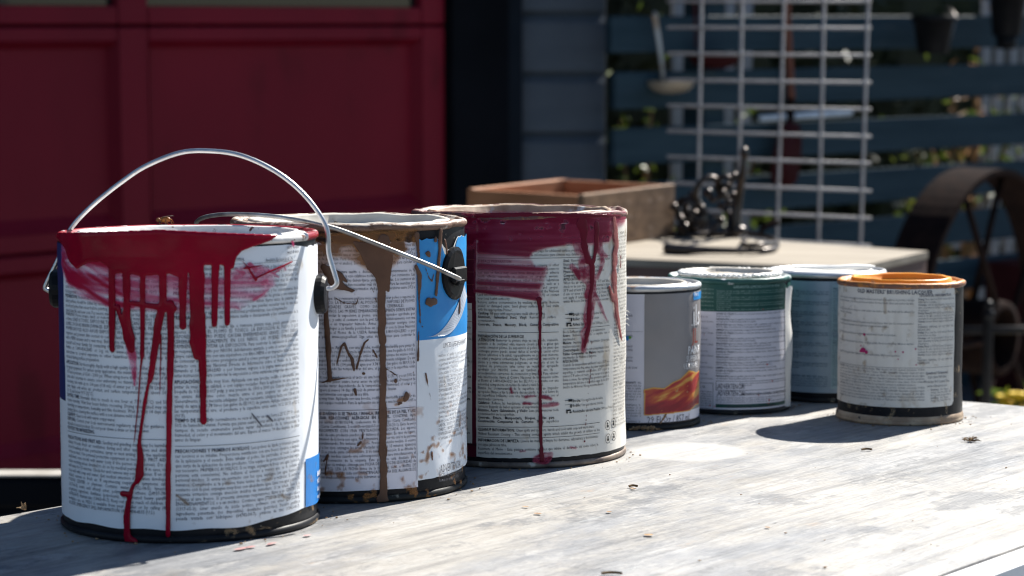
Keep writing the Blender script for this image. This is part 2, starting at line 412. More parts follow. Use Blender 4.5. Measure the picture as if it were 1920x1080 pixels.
ES = [('PREPARACIÓN:', 'Elimine toda la pintura suelta o descascarada y los contaminantes de la superficie. Rellene los agujeros de clavos y con calafateo todas las grietas y con remiendos. Las superficies de brillo, rugosas y con remiendos deben lijarse antes de pintarlas. Los sustratos sin imprimar deben imprimarse por lo que pueden necesitar más de una capa. Para las manchas por agua y otras condiciones problemáticas, use el imprimador.'),
      ('', '¡ADVERTENCIA! Si usted raspa, lija o remueve pintura vieja, puede generar polvo o vapores de plomo. EL PLOMO ES TÓXICO. LA EXPOSICIÓN AL POLVO O LOS VAPORES DE PLOMO PUEDE CAUSAR ENFERMEDADES GRAVES, COMO DAÑOS CEREBRALES, ESPECIALMENTE EN LOS NIÑOS. LAS MUJERES EMBARAZADAS TAMBIÉN DEBEN EVITAR LA EXPOSICIÓN. Para controlar la exposición al plomo, use un respirador aprobado por NIOSH, debidamente ajustado, y evite el contacto con la piel. Limpie cuidadosamente con una aspiradora con filtro HEPA o un trapeador húmedo. Antes de comenzar averigüe cómo protegerse usted y cómo proteger a su familia poniéndose en contacto con la Línea Nacional Directa de Información sobre el Plomo de la USEPA llamando al 1-800-424-LEAD o por Internet, ingrese a la página www.epa.gov/lead. Siga estas instrucciones para controlar la exposición a otras sustancias peligrosas que se puedan generar durante la preparación de las superficies.'),
      ('APLICACIÓN:', 'mezcle muy bien. Aplíquela con una brocha, rodillo o almohadilla para pintar de muy buena calidad, o con equipo rociador. Para la aplicación sin aire, use una boquilla de 0.015 a 0.017 pulg. y una presión de 1500 a 2000 psi. Cuando utilice más de un envase del mismo color, mezcle entre sí para asegurar un color uniforme. Generalmente no se necesita adelgazar. De ser necesario, adelgace hasta con 118 ml (1/4 pinta) de agua por 3.78 litros (un galón de EE.UU.) de pintura. Aplique solamente cuando las temperaturas del aire, el producto y la superficie estén entre 10°C (50°F) y 32°C (90°F).'),
      ('TIEMPO DE SECADO:', 'normalmente se seca al tacto en una hora a 25°C (77°F) y a un 50% de humedad relativa. Permita que pasen cuatro horas antes de aplicar otra capa. Los tiempos de secado enumerados pueden variar dependiendo de la temperatura, la humedad, el color y el movimiento del aire. Espere al menos 14 días después de pintar antes de limpiar.'),
      ('LIMPIEZA:', 'limpie las herramientas con agua jabonosa tibia.'),
      ('DESECHO:', 'para recibir orientación sobre el desecho del producto no usado, comuníquese con la agencia reguladora medioambiental local. No lo vierta en el drenaje ni en alcantarillas de agua pluvial.'),
      ('EVITE QUE SE CONGELE.', '')]
ES2 = [('PRECAUCIONES Y PRIMEROS AUXILIOS:', 'Los polvos de lijado y triturado pueden ser nocivos si se inhalan. Proporcione ventilación con aire fresco durante y después de la aplicación y el secado. Evite inhalar el polvo, las partículas, el rocío o neblina que surja de la aplicación de este producto. Use equipo de protección personal según sea necesario. PRIMEROS AUXILIOS: Si se traga, enjuague la boca con agua (sólo si la persona está consciente). No induzca el vómito a menos que se lo indique el personal médico. Si entra en contacto con los ojos, enjuague con agua durante 15 minutos. Compruebe si la persona tiene lentes de contacto y retírelos. Si entra en contacto con la piel, enjuague muy bien con abundante agua. Lave con agua y jabón. Si presenta irritación consiga atención médica de inmediato. Si se inhala, lleve a la persona al aire fresco. Si presenta síntomas respiratorios, llame a un CENTRO DE ENVENENAMIENTOS o a un médico. Contiene: agua (7732-18-5); carbonato cálcico (1317-65-3); éster etenilo de ácido acético, polímero con eteno (24937-78-8); ingrediente patentado (no disponible); destilados (petróleo), fracción parafínica pesada tratada con hidrógeno (64742-54-7); piritiona de zinc (13463-41-7). Manténgase alejado del alcance de los niños. Para usarlo en el lugar de trabajo, el vendedor tiene disponible una Hoja de Datos de Seguridad sobre Materiales (MSDS) o llame al (412) 492-5555. INFORMACIÓN DE EMERGENCIA Y DERRAMES: 1 (412) 434-4515 (EE.UU.)')]
ES3 = [('PRIMEROS AUXILIOS: DAÑINO SI SE TRAGA / INHALA. IRRITANTE DE LA PIEL Y LOS OJOS. PUEDE CAUSAR REACCIONES ALÉRGICAS EN LA PIEL.', 'CONTIENE: Agua (7732-18-5), resina vinil acrílica (SUB105374), coalescente de éster bajo (Carta Certificada), destilado del petróleo (Carta Certificada), 2-octil-2h-isotiazol-3-ona (26530-20-1). Evite la piel y los ojos. UTILICE ÚNICAMENTE CON UNA VENTILACIÓN ADECUADA. Los vapores generados por el rociado de este producto pueden ser dañinos si se inhalan. En caso de ingerir, limpie suavemente el interior de la boca con agua. No administre nada por vía oral si la persona está inconsciente o convulsionando. No induzca el vómito. Procure atención médica. Si ocurre el contacto con la piel o los ojos, enjuague las áreas afectadas al menos 15 minutos. Quíte(se) los lentes de contacto. Si se puede quite con aire puro. Si se tiene a disposición. Si se dificulta la respiración, obtenga atención médica cuando una sobreexposición, procure inmediatamente el tratamiento médico de información de la etiqueta. Este producto está diseñado para consumidores y no en el lugar de trabajo, obtenga una FICHA DE DATOS DE SEGURIDAD de (5555) (utilice el código PPG). LEA LA FICHA antes de la tienda al detal, o ANTES DE UTILIZAR. Cierre el envase después de cada uso. MANTÉNGASE FUERA DEL ALCANCE DE LOS NIÑOS. Emergencias médicas/información sobre derrames es')]
SW1 = [('SURFACE PREPARATION', ''),
       ('WARNING!', 'Removal of old paint by sanding, scraping or other means may generate dust or fumes that contain lead. Exposure to lead dust or fumes may cause brain damage or other adverse health effects, especially in children or pregnant women. Controlling exposure to lead or other hazardous substances requires the use of proper protective equipment, such as a properly fitted respirator (NIOSH approved) and proper containment and cleanup. For more information, call the National Lead Information Center at 1-800-424-LEAD (in US) or contact your local health authority.'),
       ('', 'Remove surface contamination by washing thoroughly. Remove peeled or damaged paint. Sand glossy surfaces dull. Seal stains with the appropriate Primer.'),
       ('Caulking:', 'Fill gaps with appropriate caulk after priming.'),
       ('Aluminum, Galvanized Steel, Vinyl:', 'Remove all surface contamination.'),
       ('Concrete, Stucco, Masonry, Block, Cement Composition Siding:', 'All new surfaces must be cured. Remove all form release and curing agents. If the pH is higher than 8, prime with Loxon® Concrete & Masonry Primer. Rough surfaces can be filled using Loxon® Block Surfacer. Cracks, voids, and other holes should be repaired with an elastomeric Patch or Sealant.')]
SW2 = [('PREPARACIÓN DE LA SUPERFICIE', ''),
       ('¡ATENCIÓN!', 'Remover la pintura vieja ya sea lijando, raspando, gastando o de cualquier otra manera creará polvo o gases que pueden contener plomo. La exposición al polvo o a los gases que contengan plomo puede causar daños al cerebro o causar otros efectos adversos a la salud, especialmente en personas menores de edad y mujeres embarazadas. Para controlar la exposición al plomo y a otras substancias peligrosas, es necesario el uso de equipos de protección tales como un respirador apropiado aprobado por NIOSH, como así también el uso de procedimientos correctos de contención y limpieza. Para obtener más información, llame al Centro Nacional de Información sobre el Plomo al 1-800-424-5323 (en los EE.UU.) o consulte con una autoridad competente en temas de salud a nivel local.'),
       ('', 'Elimine los contaminantes de la superficie con un limpiador apropiado. Raspe y lije la pintura descascarada. Quite el lustre de las superficies brillantes con una lija. Selle las manchas con el imprimador correcto.'),
       ('Calafateo:', 'Rellene las hendiduras con la masilla para calafateo correcta después de haber aplicado el imprimador.'),
       ('Aluminio, Acero Galvanizado, y Vinilo:', 'Lave para remover toda contaminación de la superficie.'),
       ('Concreto, Estuco, Mampostería, Bloques, Tablas para Construcción Compuestas de Cemento:', 'Todas superficies nuevas deben de estar curadas. Remueva todos los agentes de curado y los agentes para remover formas. Si el pH es mayor que 8, imprima con el imprimador para concreto y mampostería Loxon®. Superficies ásperas pueden ser rellenadas con Loxon®.')]
SW3 = [('Steel:', 'Remove rust and prime with All Surface Enamel Primer.'), ('Wood:', 'Prime with Exterior Latex Primer.'), ('Plywood:', 'Prime with Exterior Latex Primer.'), ('Composition Board:', 'Prime edges.'),
       ('APPLICATION', ''), ('', 'When the air temperature is at 35°F and falling, check to be sure the surface and material is above 35°F and at least 5°F above dew point. Avoid using if rain or snow is expected within 2-3 hours. Do not apply if temperature may drop below 35°F within 48 hours. Stir well. No reduction necessary.')]
SW4 = [('', 'Block Surfacer para rellenar y el elastomérico.'), ('Acero:', 'Remueva el óxido e imprima con el imprimador.'), ('Madera:', 'Imprima con el imprimador Látex para madera exterior.'), ('Contrachapado:', 'Imprima con el imprimador Látex.'), ('Tablas Compuestas de Madera:', 'imprima con el imprimador de Madera al Exterior.'),
       ('APLICACIÓN', ''), ('', 'Cuando la temperatura ambiental está a 35°F y la temperatura más fría, antes de pintar asegure que la superficie y material esté sobre 35°F y por lo menos 5°F sobre el rocío. Evite su uso si se espera lluvia o nieve. No aplique este producto cuando la temperatura del aire o superficie caiga de los 35°F dentro de 48 horas. No se necesita dilución.')]

# ------------------------------------------------------------------ cans: geometry shared by all seven
CANGROUP = 'old paint cans lined up along the weathered table'
class Can:
    def __init__(s, cx, cy, R, H, label, dent=0.0014):
        s.p = on_table(cx, cy); s.R = R; s.H = H; s.dent = dent
        s.face = math.atan2(s.p.x, s.p.y)             # turn so that local -Y looks at the camera
        s.root = thing('paint_can', label, 'paint can', TF @ Matrix.Translation(s.p) @ Matrix.Rotation(-s.face, 4, 'Z'), CANGROUP)
        s.inv = (Matrix.Translation(s.p) @ Matrix.Rotation(-s.face, 4, 'Z')).inverted()
        s.o = s.inv @ Vector((0, 0, TAB_H))
    def dr(s, a, z):
        '''small dents of a used can'''
        a = np.asarray(a, float); z = np.asarray(z, float)
        f = np.clip(z/0.012, 0, 1)*np.clip((s.H-z)/0.012, 0, 1)
        return s.dent*f*(1.6*fnoise(a*1.3+s.p.x*50, z*22+7, 77, 2)-0.8 + 0.5*(fnoise(a*5+s.p.x*90, z*60, 78, 2)-0.5))
    def uz(s, px, py, R=None):
        """photo pixel -> (arc length, height) on the can wall"""
        R = R or s.R
        d = s.inv.to_3x3() @ cam_ray(px, py, PITCH_T)
        a = d.x*d.x + d.y*d.y; b = 2*(s.o.x*d.x + s.o.y*d.y); c = s.o.x**2 + s.o.y**2 - R*R
        q = b*b - 4*a*c
        if q < 0:
            t = -b/(2*a); P = s.o + d*t; f = math.atan2(P.x, -P.y); return (f*R, P.z)
        t = (-b - math.sqrt(q))/(2*a); P = s.o + d*t
        return (math.atan2(P.x, -P.y)*R, P.z)
    def U(s, px, py=None): return s.uz(px, py if py is not None else 600)[0]
    def Z(s, py, px): return s.uz(px, py)[1]
    def wrap(s, V2, off):
        a = V2[:, 0]/s.R; R = s.R + off + s.dr(a, V2[:, 1])
        return np.stack([R*np.sin(a), -R*np.cos(a), V2[:, 1]], 1)
    def print_obj(s, P, mat, parent, off=0.0006):
        if not P.V: return
        V = s.wrap(np.concatenate(P.V), off); F = np.concatenate(P.F)
        return obj('print', (V, F), mat, parent, kind='stuff')
    def patch(s, name, u0, u1, z0, z1, off, mat, parent, edge=None, top=None, lift=None, nz=24):
        """piece of label; edge(u)/top(u) shift its lower/upper border, lift(u,z) its distance from the wall"""
        nu = max(3, int((u1-u0)/0.0022)); us = np.linspace(u0, u1, nu); V = []; F = []
        for i, u in enumerate(us):
            b = z0 + (edge(u) if edge else 0); t = z1 + (top(u) if top else 0)
            for j in range(nz+1):
                z = b + (t-b)*j/nz; a = u/s.R; r = s.R + off + (lift(u, z) if lift else 0) + float(s.dr(a, z))
                V.append((r*math.sin(a), -r*math.cos(a), z))
        for i in range(nu-1):
            for j in range(nz):
                k = i*(nz+1)+j; F.append((k, k+nz+1, k+nz+2, k+1))
        return obj(name, (V, F), mat, parent, True)

# value noise for worn edges, brush streaks and dents
def vnoise(x, y, seed=0):
    x = np.asarray(x, float); y = np.asarray(y, float)
    xi = np.floor(x).astype(np.int64); yi = np.floor(y).astype(np.int64); fx = x-xi; fy = y-yi
    def h(a, b):
        v = (a*374761393 + b*668265263 + seed*1442695041) & 0x7fffffff
        v = ((v ^ (v >> 13)) * 1274126177) & 0x7fffffff
        return ((v ^ (v >> 16)) & 0xffff) / 65535.0
    fx = fx*fx*(3-2*fx); fy = fy*fy*(3-2*fy)
    return (h(xi, yi)*(1-fx)+h(xi+1, yi)*fx)*(1-fy) + (h(xi, yi+1)*(1-fx)+h(xi+1, yi+1)*fx)*fy
def fnoise(x, y, seed=0, octs=4):
    t = 0; a = 1; n = 0
    x = np.asarray(x, float); y = np.asarray(y, float)
    for k in range(octs):
        t = t + a*vnoise(x, y, seed+k*17); n += a; a *= 0.5
        x, y = 2*(0.8*x+0.6*y)+3.1, 2*(0.8*y-0.6*x)+1.7
    return t/n

class Field:
    """paint lying on a can wall, rasterised on a fine (u,z) grid and turned into a raised sheet"""
    def __init__(s, can, px0, px1, py0, py1, res=0.0004):
        s.c = can
        us = [can.uz(px0, (py0+py1)/2)[0], can.uz(px1, (py0+py1)/2)[0]]
        xm = (px0+px1)/2
        zs = [can.uz(xm, py0)[1], can.uz(xm, py1)[1]]
        s.u0, s.u1 = us[0]-0.004, us[1]+0.004; s.z0, s.z1 = max(min(zs)-0.012, 0.0005), max(zs)+0.012
        s.nu = int((s.u1-s.u0)/res)+1; s.nz = int((s.z1-s.z0)/res)+1; s.res = res
        s.gu, s.gz = np.meshgrid(s.u0+np.arange(s.nu)*res, s.z0+np.arange(s.nz)*res, indexing='ij')
        s.f = np.zeros((s.nu, s.nz)); s.mm = 4140.0
    def conv(s, pts): return np.array([s.c.uz(*p[:2]) for p in pts])
    def poly_mask(s, pts):
        P = s.conv(pts); m = np.zeros_like(s.f, bool); n = len(P)
        for i in range(n):
            (x1, y1), (x2, y2) = P[i], P[(i+1) % n]
            if y1 == y2: continue
            c = ((s.gz > y1) != (s.gz > y2)) & (s.gu < (x2-x1)*(s.gz-y1)/(y2-y1)+x1); m ^= c
        return m
    def poly(s, pts, v=1.0, wob=0.0): s.f = np.maximum(s.f, s.poly_mask(pts)*v); return s
    def cut(s, pts): s.f[s.poly_mask(pts)] = 0; return s
    def stroke_mask(s, pts, wob=0.12, seed=0):
        P = s.conv(pts); m = np.zeros_like(s.f)
        dpt = (s.c.p.y - s.c.R)
        for i in range(len(P)-1):
            w0 = pts[i][2]*dpt/FPX/2; w1 = pts[i+1][2]*dpt/FPX/2
            a, b = P[i], P[i+1]; d = b-a; L = max(d@d, 1e-12)
            lo = np.minimum(a, b)-max(w0, w1)*1.5; hi = np.maximum(a, b)+max(w0, w1)*1.5
            i0 = max(int((lo[0]-s.u0)/s.res), 0); i1 = min(int((hi[0]-s.u0)/s.res)+2, s.nu)
            j0 = max(int((lo[1]-s.z0)/s.res), 0); j1 = min(int((hi[1]-s.z0)/s.res)+2, s.nz)
            if i1 <= i0 or j1 <= j0: continue
            gu = s.gu[i0:i1, j0:j1]; gz = s.gz[i0:i1, j0:j1]
            t = np.clip(((gu-a[0])*d[0]+(gz-a[1])*d[1])/L, 0, 1)
            dist = np.hypot(gu-a[0]-t*d[0], gz-a[1]-t*d[1])
            w = (w0+(w1-w0)*t)*(1+wob*2*(vnoise(gu/0.006, gz/0.006, 3+seed)-0.5))
            k = np.clip((w-dist)/s.res+0.5, 0, 1)
            m[i0:i1, j0:j1] = np.maximum(m[i0:i1, j0:j1], k)
        return m
    def stroke(s, pts, wob=0.12, v=1.0): s.f = np.maximum(s.f, s.stroke_mask(pts, wob)*v); return s
    def blob(s, px, py, r, ry=None):
        u, z = s.c.uz(px, py); k = (s.c.p.y-s.c.R)/FPX; r1 = r*k; r2 = (ry or r)*k
        th = np.arctan2(s.gz-z, s.gu-u); q = 1+0.16*np.sin(2*th+px)+0.12*np.sin(3*th+py)+0.08*np.sin(5*th+px*2)
        s.f = np.maximum(s.f, (np.hypot((s.gu-u)/r1, (s.gz-z)/r2) < q)*1.0); return s
    @staticmethod
    def blur(f, k):
        for ax in (0, 1):
            for _ in range(2):
                pad = [(0, 0), (0, 0)]; pad[ax] = (k+1, k)
                c = np.cumsum(np.pad(f, pad, mode='edge'), axis=ax); n = f.shape[ax]
                f = (np.take(c, range(2*k+1, 2*k+1+n), axis=ax) - np.take(c, range(0, n), axis=ax))/(2*k+1)
        return f
    def raised(s, name, mat, parent, h=0.0007, off=0.0007, k=2, rough=0.0):
        g = s.blur(s.f, k); iso = 0.45
        if rough: g = g*(1-rough) + g*rough*2*vnoise(s.gu/0.0012, s.gz/0.0012, 5)
        hh = np.sqrt(np.clip((s.blur(s.f, k+2)-iso*0.6)/(1-iso*0.6), 0, 1))*h
        hh = hh*(0.8+0.4*vnoise(s.gu/0.01, s.gz/0.02, 9))
        ins = g > iso; nu, nz = s.nu, s.nz
        key = {}; V = []; F = []
        act = ins[:-1, :-1] | ins[1:, :-1] | ins[:-1, 1:] | ins[1:, 1:]
        R = s.c.R
        def vert(i, j):
            q = i*nz+j
            if q not in key: key[q] = len(V); V.append((s.gu[i, j], s.gz[i, j], hh[i, j]))
            return key[q]
        def edge(p, q):
            kk = (min(p, q), max(p, q))
            if kk not in key:
                (i, j), (a, b) = kk; t = (iso-g[i, j])/(g[a, b]-g[i, j]); key[kk] = len(V)
                V.append((s.gu[i, j]+t*(s.gu[a, b]-s.gu[i, j]), s.gz[i, j]+t*(s.gz[a, b]-s.gz[i, j]), 0.0))
            return key[kk]
        for i, j in zip(*np.nonzero(act)):
            i = int(i); j = int(j)
            if ins[i, j] and ins[i+1, j] and ins[i, j+1] and ins[i+1, j+1]:
                F.append((vert(i, j), vert(i+1, j), vert(i+1, j+1), vert(i, j+1))); continue
            for tri in (((i, j), (i+1, j), (i+1, j+1)), ((i, j), (i+1, j+1), (i, j+1))):
                out = []
                for k3 in range(3):
                    p, q = tri[k3], tri[(k3+1) % 3]
                    if ins[p]: out.append(vert(*p))
                    if ins[p] != ins[q]: out.append(edge(p, q))
                if len(out) >= 3: F.append(tuple(out))
        if not V: return
        A = np.array(V); a = A[:, 0]/R; rr = R+off+A[:, 2]+s.c.dr(a, A[:, 1])
        return obj(name, (np.stack([rr*np.sin(a), -rr*np.cos(a), A[:, 1]], 1), F), mat, parent, True)
    def film(s, name, mat, parent, off=0.0007):
        """thin see-through paint; the field itself is the covering power"""
        g = np.clip(s.f, 0, 1); on = g > 0.02
        act = on[:-1, :-1] | on[1:, :-1] | on[:-1, 1:] | on[1:, 1:]
        I, J = np.nonzero(act); nz = s.nz
        q = np.stack([I*nz+J, (I+1)*nz+J, (I+1)*nz+J+1, I*nz+J+1], 1)
        used, inv = np.unique(q.ravel(), return_inverse=True)
        if len(used) == 0: return
        a = s.gu.ravel()[used]/s.c.R; rr = s.c.R+off+s.c.dr(a, s.gz.ravel()[used])
        o = obj(name, (np.stack([rr*np.sin(a), -rr*np.cos(a), s.gz.ravel()[used]], 1), inv.reshape(-1, 4)), mat, parent, True, kind='stuff')
        at = o.data.attributes.new('cover', 'FLOAT', 'POINT'); at.data.foreach_set('value', g.ravel()[used].astype(np.float32))
        return o
def sm(x, a, b):
    t = np.clip((x-a)/(b-a), 0, 1); return t*t*(3-2*t)

def rim_profile(R, H, c=0.0028):
    """rolled curl of a can mouth, then the friction ring stepping down inside"""
    P = []
    for k in range(9):
        a = -math.pi/2 + math.pi*1.25*k/8
        P.append((R-c+c*math.cos(a)*1.0, H-c+c*math.sin(a)))
    P += [(R-0.0062, H-0.0030), (R-0.0078, H-0.0034), (R-0.0088, H-0.0016), (R-0.0105, H-0.0012), (R-0.0120, H-0.0018)]
    return P
def lid_profile(R, H, rise=0.0, depth=0.0055):
    r = R-0.0125
    return [(r+0.0006, H-0.004), (r, H-0.0012+rise), (r-0.0012, H+rise), (r-0.0030, H+rise-0.0001), (r-0.0044, H-0.0012+rise),
            (r-0.0052, H-depth+rise), (r-0.008, H-depth-0.0006+rise), (r*0.5, H-depth-0.0004+rise), (0.0004, H-depth-0.0004+rise)]

def build_can(can, body_mat, rim_mat, lid_mat, seam_mat, rise=0.0, depth=0.0055, wave=0.0008, seed=1, attr=None, lid_attr=False):
    R, H = can.R, can.H
    def wob(a, r, z):
        k = wave*(2*fnoise(np.array(3+1.6*math.cos(a)*2), np.array(5+1.6*math.sin(a)*2), seed)-1)
        e = 0.6*wave*(2*fnoise(np.array(9+5*math.cos(a)), np.array(5+5*math.sin(a)), seed+5)-1)
        return (r + e, z + k)
    obj('body', lathe([(0.0005, 0.0015), (R-0.002, 0.0015), (R-0.0006, 0.003), (R-0.0002, 0.0065)]+[(R-0.0004, 0.0065+(H-0.0125)*k/24) for k in range(1, 25)]+[(R-0.0012, H-0.004)], 160, lambda a, r, z: (r+(float(can.dr(a if a <= math.pi else a-2*math.pi, z)) if r > R-0.001 else 0), z)), body_mat, can.root, True)
    obj('bottom_seam', lathe([(R-0.003, 0.0002), (R+0.0002, 0.0), (R+0.0013, 0.0010), (R+0.0013, 0.0028), (R+0.0004, 0.0040), (R-0.0002, 0.0044)], 160), seam_mat, can.root, True)
    rim = obj('rim', lathe(rim_profile(R+0.0016, H), 220, wob), rim_mat, can.root, True)
    lid = obj('lid', lathe(lid_profile(R+0.0016, H, rise, depth), 200, wob), lid_mat, can.root, True)
    for o in (rim, lid):
        if attr:
            co = np.empty(len(o.data.vertices)*3, np.float32); o.data.vertices.foreach_get('co', co); co = co.reshape(-1, 3)
            v = attr(np.arctan2(co[:, 0], -co[:, 1]), np.hypot(co[:, 0], co[:, 1])/R, co[:, 2]/H)
            at = o.data.attributes.new('coat', 'FLOAT', 'POINT'); at.data.foreach_set('value', v.astype(np.float32))
    return rim, lid

def bail(can, pts_tf, r, mat, smooth=6):
    P = [can.inv @ Vector(p) for p in pts_tf]
    return obj('bail_handle', MB().tube(P, r, 10, smooth).vf(), mat, can.root, True)
def ear(can, phi, z, w, h, mat, knob=True, out=0.004):
    """plastic ear boss a bail hooks into"""
    R = can.R; Mx = Matrix.Rotation(phi, 4, 'Z') @ Matrix.Translation((0, -R, z))
    V = []; F = []; n = 24
    for (k, y) in ((1.0, 0.0002), (1.0, -out*0.7), (0.86, -out)):
        for i in range(n):
            a = 2*math.pi*i/n; x = w/2*k*math.cos(a)
            V.append(Mx @ Vector((x, y + (R-math.sqrt(max(R*R-x*x, 0))), h/2*k*math.sin(a))))
    for j in range(2):
        for i in range(n): F.append((j*n+i, j*n+(i+1) % n, (j+1)*n+(i+1) % n, (j+1)*n+i))
    F.append(tuple(2*n+i for i in range(n)))
    mb = MB().add(V, F)
    if knob:
        mb.box((0, -out-0.001, -0.001), (w*0.6, 0.004, h*0.3), Mx, 0.0012)
        mb.box((0, -out-0.0015, -h*0.16), (w*0.3, 0.004, h*0.12), Mx, 0.001)
    return obj('handle_ear', mb.vf(), mat, can.root, False)

# ------------------------------------------------------------------ setting materials
M['asphalt'] = pm('asphalt', (0.055, 0.055, 0.058), (0.085, 0.083, 0.08), 4, 0.9, bump=0.004, bscale=90)
M['concrete'] = pm('concrete', (0.52, 0.52, 0.51), (0.44, 0.44, 0.43), 3, 0.85, bump=0.002, bscale=60, c3=(0.22, 0.21, 0.2), s3=8, t3=0.66)
M['door_red'] = pm('door_red', (0.19, 0.0075, 0.021), (0.15, 0.006, 0.017), 2.5, 0.42, bump=0.0006, bscale=60, stretch=(1, 1, 0.5), c3=(0.125, 0.005, 0.014), s3=5, t3=0.62, spec=0.12)
M['black_trim'] = pm('black_trim', (0.004, 0.005, 0.007), (0.006, 0.007, 0.010), 6, 0.6, spec=0.04, bump=0.0005)
M['slate_trim'] = pm('slate_trim', (0.010, 0.014, 0.020), (0.013, 0.018, 0.026), 6, 0.6, spec=0.06, bump=0.0005)
M['siding'] = pm('siding', (0.10, 0.118, 0.142), (0.084, 0.10, 0.122), 5, 0.65, spec=0.12, bump=0.0012, bscale=40, stretch=(1, 1, 4))
M['slat'] = pm('slat', (0.016, 0.036, 0.050), (0.026, 0.050, 0.066), 5, 0.62, spec=0.12, bump=0.0012, bscale=40, stretch=(0.6, 3, 6), c3=(0.055, 0.07, 0.08), s3=9, t3=0.66)
M['fence_white'] = pm('fence_white', (0.46, 0.47, 0.49), (0.38, 0.38, 0.39), 6, 0.6, bump=0.001)
M['dark_soil'] = pm('dark_soil', (0.03, 0.024, 0.018), (0.05, 0.04, 0.03), 20, 0.95, bump=0.01, bscale=40)
M['unseen_roof'] = pm('unseen_roof', (0.05, 0.05, 0.055), (0.07, 0.07, 0.07), 20, 0.9)
m, n, l, b = nodes_of('window_glass'); b.inputs['Base Color'].default_value = (0.012, 0.014, 0.016, 1); b.inputs['Roughness'].default_value = 0.06; M['glass'] = m
m, n, l, b = nodes_of('leaf')      # thin leaves let light through
tr = n.new('ShaderNodeBsdfTranslucent'); mx = n.new('ShaderNodeMixShader'); mx.inputs[0].default_value = 0.3
nz = noise(n, l, 6, 3); r = ramp(n, [(0.3, (0.05, 0.085, 0.012)), (0.55, (0.09, 0.13, 0.018)), (0.75, (0.19, 0.20, 0.03))]); l.new(nz.outputs[0], r.inputs[0])
l.new(r.outputs[0], b.inputs['Base Color']); l.new(r.outputs[0], tr.inputs[0]); b.inputs['Roughness'].default_value = 0.45
l.new(b.outputs[0], mx.inputs[1]); l.new(tr.outputs[0], mx.inputs[2]); l.new(mx.outputs[0], n['Material Output'].inputs[0]); M['leaf'] = m
m, n, l, b = nodes_of('dry_foliage')
tr = n.new('ShaderNodeBsdfTranslucent'); mx = n.new('ShaderNodeMixShader'); mx.inputs[0].default_value = 0.4
nz = noise(n, l, 6, 3); r = ramp(n, [(0.35, (0.34, 0.17, 0.06)), (0.65, (0.42, 0.28, 0.18))]); l.new(nz.outputs[0], r.inputs[0])
l.new(r.outputs[0], b.inputs['Base Color']); l.new(r.outputs[0], tr.inputs[0])
l.new(b.outputs[0], mx.inputs[1]); l.new(tr.outputs[0], mx.inputs[2]); l.new(mx.outputs[0], n['Material Output'].inputs[0]); M['dry_foliage'] = m

# ------------------------------------------------------------------ ground
g = 300.0
o = obj('ground', ([(-g,-g,0),(g,-g,0),(g,g,0),(-g,g,0)], [(0,1,2,3)]), M['asphalt']); o['kind'] = 'structure'
o = obj('concrete_slab', MB().box((1.35, 4.55, 0.0), (1.9, 1.5, 0.04), Matrix.Identity(4), 0.01).vf(), M['concrete']); o['kind'] = 'structure'
o = obj('soil', ([(0.2,7.1,0.012),(3.2,9.4,0.012),(0.2,13.5,0.012),(-3.5,9.5,0.012)], [(0,1,2,3)]), M['dark_soil']); o['kind'] = 'structure'

# ------------------------------------------------------------------ garage: red panelled door, dark trim, lap siding
YAW = R_(42); W0 = Vector((-0.744, 5.5, 0)); E = Vector((math.cos(YAW), math.sin(YAW), 0)); NRM = Vector((math.sin(YAW), -math.cos(YAW), 0))
GM = Matrix(((E.x, -NRM.x, 0, W0.x), (E.y, -NRM.y, 0, W0.y), (0, 0, 1, 0), (0, 0, 0, 1)))   # local x along the wall, local -y towards the yard
GI = GM.inverted()
def on_wall(px, py, off=0.0):
    d = GI.to_3x3() @ cam_ray(px, py, PITCH_W); o_ = GI @ Vector((0, 0, CAM_H)); t = (-off - o_.y)/d.y
    return o_ + d*t
garage = thing('garage', 'garage with a dark red panelled door, black trim and slate blue lap siding', 'garage', GM)
door = bpy.data.objects.new('garage_door', None); link(door, garage)
def gbox(name, x0, x1, y0, y1, z0, z1, mat, parent, bev=0.004):
    return obj(name, MB().box(((x0+x1)/2, (y0+y1)/2, (z0+z1)/2), (x1-x0, y1-y0, z1-z0), None, bev).vf(), mat, parent)
xs = [on_wall(p, 250).x for p in (207, 263, 772, 815)]
XL = xs[0]-1.30                      # doors left edge lies outside the picture
zw = on_wall(420, 12).z; zj1 = on_wall(420, 48).z; zp1 = on_wall(100, 79).z
zpb = on_wall(100, 431).z; zj2 = on_wall(50, 474).z; zp2 = on_wall(50, 508).z; zpb2 = on_wall(50, 847).z
cols = [(XL-0.62, XL-0.08), (XL, xs[0]), (xs[1], xs[2])]
stiles = [(XL-0.08, XL), (xs[0], xs[1]), (xs[2], xs[3])]
rows = [(zpb, zp1), (zpb2, zp2)]
zj0 = zw+0.46; top = zj0+0.08
rails = [(zw, zj1+0.003), (zp1, zj1-0.003), (zj2+0.003, zpb), (zp2, zj2-0.003), (0.03, zpb2), (zj0, top)]
for (a, c) in stiles:
    for (q, w) in ((zj1+0.003, top), (zj2+0.003, zj1-0.003), (0.03, zj2-0.003)):
        gbox('stile', a, c, -0.045, 0, q, w, M['door_red'], door)
lo = XL-0.62
for (a, c) in rails:
    for (x0, x1) in cols:
        gbox('rail', x0+0.001, x1-0.001, -0.045, 0, min(a, c), max(a, c), M['door_red'], door)
